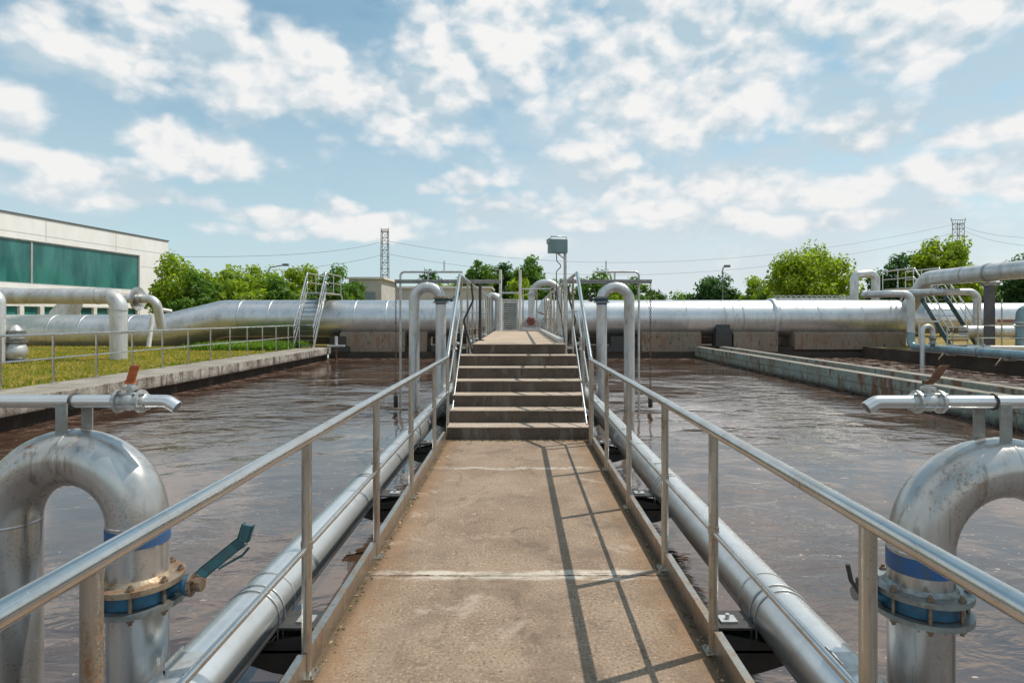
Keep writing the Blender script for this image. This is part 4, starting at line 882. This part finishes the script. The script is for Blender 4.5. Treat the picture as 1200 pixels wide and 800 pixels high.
# ------------------------------------------------------------------ lamp, towers and wires
def lamp(px, top, d, label, arm):
    q = P(px, top, d); t = empty('street_lamp', (q.x, d, GZ), label, 'street lamp', 'street lamps behind the basins')
    m = MB(); m.tube([(q.x, d, GZ), (q.x, d, q.z-.1)]+([(q.x+arm, d, q.z)] if abs(arm) < .6 else [(q.x+arm*.4, d, q.z-.02), (q.x+arm, d, q.z+.1)]), .045, 8, bend=.4); m.build('pole', pylm, t)
    m = MB(); m.box(q.x+arm-.15, q.x+arm+.3, d-.12, d+.12, q.z-.08+(.1 if abs(arm) > .6 else 0), q.z+.1+(.1 if abs(arm) > .6 else 0), bev=.03); m.build('lamp_head', pylm, t)
lamp(847, 312, 45, 'thin street lamp standing before the rounded tree on the right', .25)
lamp(315, 312, 45, 'street lamp with a curved arm above the left bushes', 1.2)
def tower(px, top, d, wtop, label, arms):
    q = P(px, top, d); t = empty('lattice_tower', (q.x, d, GZ), label, 'pylon', 'lattice towers on the horizon')
    m = MB(); H = q.z; wb = wtop*1.25; r = .055*d/100
    def cor(z, i): 
        ww = (wb+(wtop-wb)*z/H)/2; return Vector((q.x+(ww if i in (0, 1) else -ww), d+(ww if i in (1, 2) else -ww), z))
    for i in range(4): m.tube([cor(GZ, i), cor(H, i)], r, 5)
    z = GZ; k = 0
    while z < H-.5:
        z2 = min(H, z+wtop*1.0)
        for i in range(4): 
            j = (i+1) % 4; m.tube([cor(z, i), cor(z2, j)] if k % 2 else [cor(z, j), cor(z2, i)], r*.6, 4); m.tube([cor(z2, i), cor(z2, j)], r*.6, 4)
        z = z2; k += 1
    m.build('lattice_mast', pylm, t)
    for (dz_, wd, ht) in arms:
        m = MB(); m.prism([(q.x-wd/2, d-.3, H-dz_+ht), (q.x+wd/2, d-.3, H-dz_+ht), (q.x+wd*.42, d-.3, H-dz_), (q.x-wd*.42, d-.3, H-dz_)], (0, .1, 0)) if False else None
        m.tube([(q.x-wd/2, d, H-dz_+ht), (q.x-wd*.4, d, H-dz_), (q.x+wd*.4, d, H-dz_), (q.x+wd/2, d, H-dz_+ht)], r, 5); m.tube([(q.x-wd/2, d, H-dz_+ht*.7), (q.x+wd/2, d, H-dz_+ht*.7)], r, 5)
        for k in range(6): a = q.x-wd*.4+wd*.8*k/5; m.tube([(a, d, H-dz_), (a+wd*.07, d, H-dz_+ht*.7)], r*.6, 4)
        m.build('cross_arm', pylm, t)
    return q
T1 = tower(451, 270, 120, 1.25, 'slim lattice tower rising behind the beige shed', [(.4, 1.6, .9)])
T2 = tower(1123, 262, 160, 1.8, 'lattice pylon with a winged crossarm above the right trees', [(.2, 3.9, 1.7)])
wires = [([P(451, 282, 120), P(800, 306, 140), P(1123, 262, 160)], 'top power wire strung between the two lattice towers'),
         ([P(451, 297, 120), P(800, 320, 140), P(1123, 272, 160)], 'lower power wire strung between the two lattice towers'),
         ([P(451, 282, 120), P(300, 300, 100), P(-60, 290, 80)], 'upper power wire running left from the slim lattice tower'),
         ([P(451, 297, 120), P(300, 318, 100), P(-60, 318, 80)], 'lower power wire running left from the slim lattice tower'),
         ([P(1123, 262, 160), P(1180, 277, 140), P(1300, 276, 110)], 'upper power wire running right from the pylon'),
         ([P(1123, 266, 160), P(1180, 285, 140), P(1300, 290, 110)], 'lower power wire running right from the pylon')]
for (a, b, c), lb in wires:
    m = MB(); pts = []
    for k in range(25):
        s = k/24; w0 = (1-s)*(1-s*2) if 0 else 2*(s-.5)*(s-1); w1 = 4*s*(1-s); w2 = 2*s*(s-.5); pts.append(a*w0+b*w1+c*w2)
    m.tube(pts, .028, 4); m.single('power_line', wirem, lb, 'wire', 'power lines')

# ------------------------------------------------------------------ trees
def tree(px, top, wpx, d, mat, label, nclump=60, per=110, leaf=.17, trunk=True, name='tree', shape='round', group='trees behind the basins', low=.25):
    q = P(px, top, d); H = q.z-GZ; Wd = wpx/FPX*d/2; 
    t = empty(name, (q.x, d, GZ), label, 'tree' if name == 'tree' else 'bush', group)
    rnd = random.Random(int(px*7+d)); cl = []
    zc0 = GZ+H*low; ch = H*(1-low)
    for i in range(nclump):
        while True:
            u = rnd.uniform(-1, 1); v = rnd.uniform(-1, 1); h = rnd.random()
            prof = (sin(pi*min(1, h*.93+.07))**.6) if shape == 'round' else (1.02-h)**.75
            rr = sqrt(u*u+v*v)
            if rr < prof and rr > prof*.25*rnd.random(): break
        lob = 1+.28*mn.noise(Vector((u*1.7, v*1.7, h*2.5+px)))
        cl.append((Vector((q.x+u*Wd*.88*lob, d+v*Wd*.88*lob, zc0+h*ch*(.96 if rr < .5 else .9))), rnd.uniform(.15, .28)*max(Wd, ch*.42)*(1 if rr < .6 else .85)))
    vs = []; fs = []
    for c, r in cl:
        for _ in range(per):
            g_ = Vector((rnd.gauss(0, 1), rnd.gauss(0, 1), rnd.gauss(0, .8))); g_ = g_.normalized()*r*(rnd.random()**.45)*1.25; p = c+g_
            if p.z < GZ+.1: continue
            n1 = (g_.normalized()+Vector((rnd.gauss(0, .6), rnd.gauss(0, .6), rnd.gauss(.4, .6)))).normalized(); a, b = frame(n1); an = rnd.uniform(0, pi); e = (a*cos(an)+b*sin(an)); f = (b*cos(an)-a*sin(an)); s = leaf*rnd.uniform(.55, 1.25)
            i = len(vs); vs += [p-e*s, p+f*s*.55, p+e*s, p-f*s*.55]; fs.append((i, i+1, i+2, i+3))
    m = MB(); m.add(vs, fs); m.build('crown', mat, t)
    if trunk:
        m = MB(); r0 = max(.07, H*.022); m.tube([(q.x, d, GZ-.05), (q.x+.05*H*.3, d, GZ+H*.35), (q.x-.02*H, d, GZ+H*.85)], [r0, r0*.7, r0*.15], 8)
        for c, r in cl[::5]:
            b0 = Vector((q.x, d, GZ+(c.z-GZ)*.55)); m.tube([b0, (b0+c)/2+Vector((0, 0, .05*H)), c], [r0*.4, r0*.25, r0*.07], 5)
        m.build('trunk', barkm, t)
BG = 'bushes behind the left ledge'
for px, top, wd, d, mt, lb, kw in (
    (216, 294, 92, 37, leafB, 'bright green bush right beside the white building', {}),
    (266, 306, 84, 39, leafB, 'bright green bush second from the white building', {}),
    (304, 309, 80, 42, leafB, 'bright green bush under the curved street lamp', {}),
    (340, 310, 74, 43, leafB, 'bright green bush just left of the light steel stair', {}),
    (394, 311, 70, 44, leafM, 'green bush behind and right of the light steel stair', {}),
    (236, 318, 70, 36, leafM, 'low darker bush in front of the bright bushes near the building', {}),
    (285, 322, 70, 37, leafB, 'low lime bush in front, halfway between building and light steel stair', {}),
    (322, 320, 60, 38, leafM, 'low mid-green bush in front, close to the light steel stair', {}),
    (365, 308, 50, 45, leafB, 'bright bush showing between the rails of the light steel stair', {})):
    tree(px, top, wd, d, mt, lb, 60, 130, .15, True, 'bush', 'round', BG, low=.04)
tree(499, 301, 44, 75, leafD, 'dark pointed tree above the rear left gooseneck', 36, 110, .22, shape='cone', low=.1)
tree(530, 318, 62, 70, leafB, 'low light green tree between the pointed tree and the steps', 40, 100, .2)
tree(566, 302, 54, 68, leafM, 'green tree just right of the left stair rail top', 69, 110, .2)
tree(594, 306, 50, 70, leafD, 'dark tree between the two white posts', 66, 110, .2)
tree(622, 301, 52, 66, leafM, 'green tree just left of the floodlight', 66, 110, .2)
tree(548, 330, 40, 60, leafM, 'low tree behind the left platform rail', 54, 100, .19, low=.05)
tree(655, 325, 56, 62, leafM, 'low tree directly behind the floodlight pole', 60, 110, .19, low=.05)
tree(700, 317, 76, 62, leafM, 'green tree behind the rear right gooseneck', 75, 120, .19, low=.05)
tree(738, 322, 66, 64, leafM, 'tree behind the right hanger frame', 69, 110, .19, low=.05)
tree(768, 330, 50, 66, leafD, 'low dark tree right of the hanging chain', 51, 100, .2, low=.05)
tree(838, 320, 64, 68, leafD, 'rounded dark green tree behind the thin street lamp', 90, 130, .21, low=.05)
tree(884, 325, 56, 66, leafB, 'small light green tree left of the big bright tree', 40, 110, .2, low=.05)
tree(948, 281, 108, 52, leafB, 'big bright green tree right of centre', 110, 150, .18, low=.08)
tree(1047, 285, 50, 50, leafD, 'dark slender tree behind the pipe elbows on the right', 44, 100, .18, low=.12)
tree(1104, 273, 76, 48, leafB, 'bright tree below the winged pylon', 90, 140, .17, low=.15)
tree(1075, 292, 44, 50, leafM, 'green tree between the slender dark tree and the bright pylon tree', 50, 120, .17, low=.1)
tree(1196, 287, 44, 50, leafD, 'dark tree cut by the right edge of the view', 50, 120, .18, low=.1)
tree(1160, 330, 60, 58, leafM, 'low green tree behind the dark support column', 50, 110, .19, low=.05)
tree(1010, 335, 50, 62, leafM, 'low green tree behind the inverted U pipe', 40, 110, .19, low=.05)

tree(720, 335, 60, 58, leafB, 'low lime tree between the rear right gooseneck and the hanging chain', 44, 110, .18, low=.02)
tree(610, 325, 50, 60, leafB, 'low lime tree behind the red motor', 44, 110, .18, low=.02)
tree(475, 336, 44, 66, leafM, 'low tree behind the rear left gooseneck crown', 36, 100, .18, low=.02)
tree(915, 318, 60, 60, leafM, 'mid green tree just left of and behind the big bright tree', 50, 120, .19, low=.03)
tree(804, 340, 60, 70, leafM, 'lowest tree between the hanging chain and the rounded tree', 36, 100, .2, low=.02)

# ------------------------------------------------------------------ dirt and dead leaves on the walkway
m = MB(); rnd = random.Random(3)
def bit(x, y, z, s):
    a = rnd.uniform(0, pi); tl = rnd.uniform(-.3, .3); e = Vector((cos(a), sin(a), tl))*s; f = Vector((-sin(a), cos(a), rnd.uniform(-.4, .4)))*s*rnd.uniform(.4, .9); c = Vector((x, y, z+s*.35))
    m.cur = rnd.choice((0, 0, 1, 2)); m.add([c-e-f, c+e-f*.6, c+e*.8+f, c-e*.5+f, c+Vector((0, 0, -s*.3))], [(0, 1, 4), (1, 2, 4), (2, 3, 4), (3, 0, 4)])
for _ in range(900):
    s_ = rnd.choice((-1, 1)); y = rnd.uniform(.8, 7.8); x = s_*(.925-abs(rnd.gauss(0, .022))); bit(x, y, 0, rnd.uniform(.003, .010))
for _ in range(260):
    bit(rnd.uniform(-.9, .92), 7.80-abs(rnd.gauss(0, .04)), 0, rnd.uniform(.006, .018))
for _ in range(45): bit(rnd.uniform(-.9, .9), rnd.uniform(1.5, 7.6), 0, rnd.uniform(.003, .006))
for _ in range(420):
    s_ = rnd.choice((-1, 1)); y = rnd.uniform(1.5, 7.8); bit(s_*rnd.uniform(.955, .995), y, 0, rnd.uniform(.006, .016))
o = struct('leaf_litter', m, [plain('dead_leaf', (.20, .12, .06), (.10, .065, .035), .9, 40), plain('dry_leaf', (.42, .29, .15), None, .9), plain('moss', (.05, .075, .02), None, .95)], 'stuff')
o['label'] = 'dirt, moss and dead leaf bits along the walkway edges'; o['category'] = 'litter'
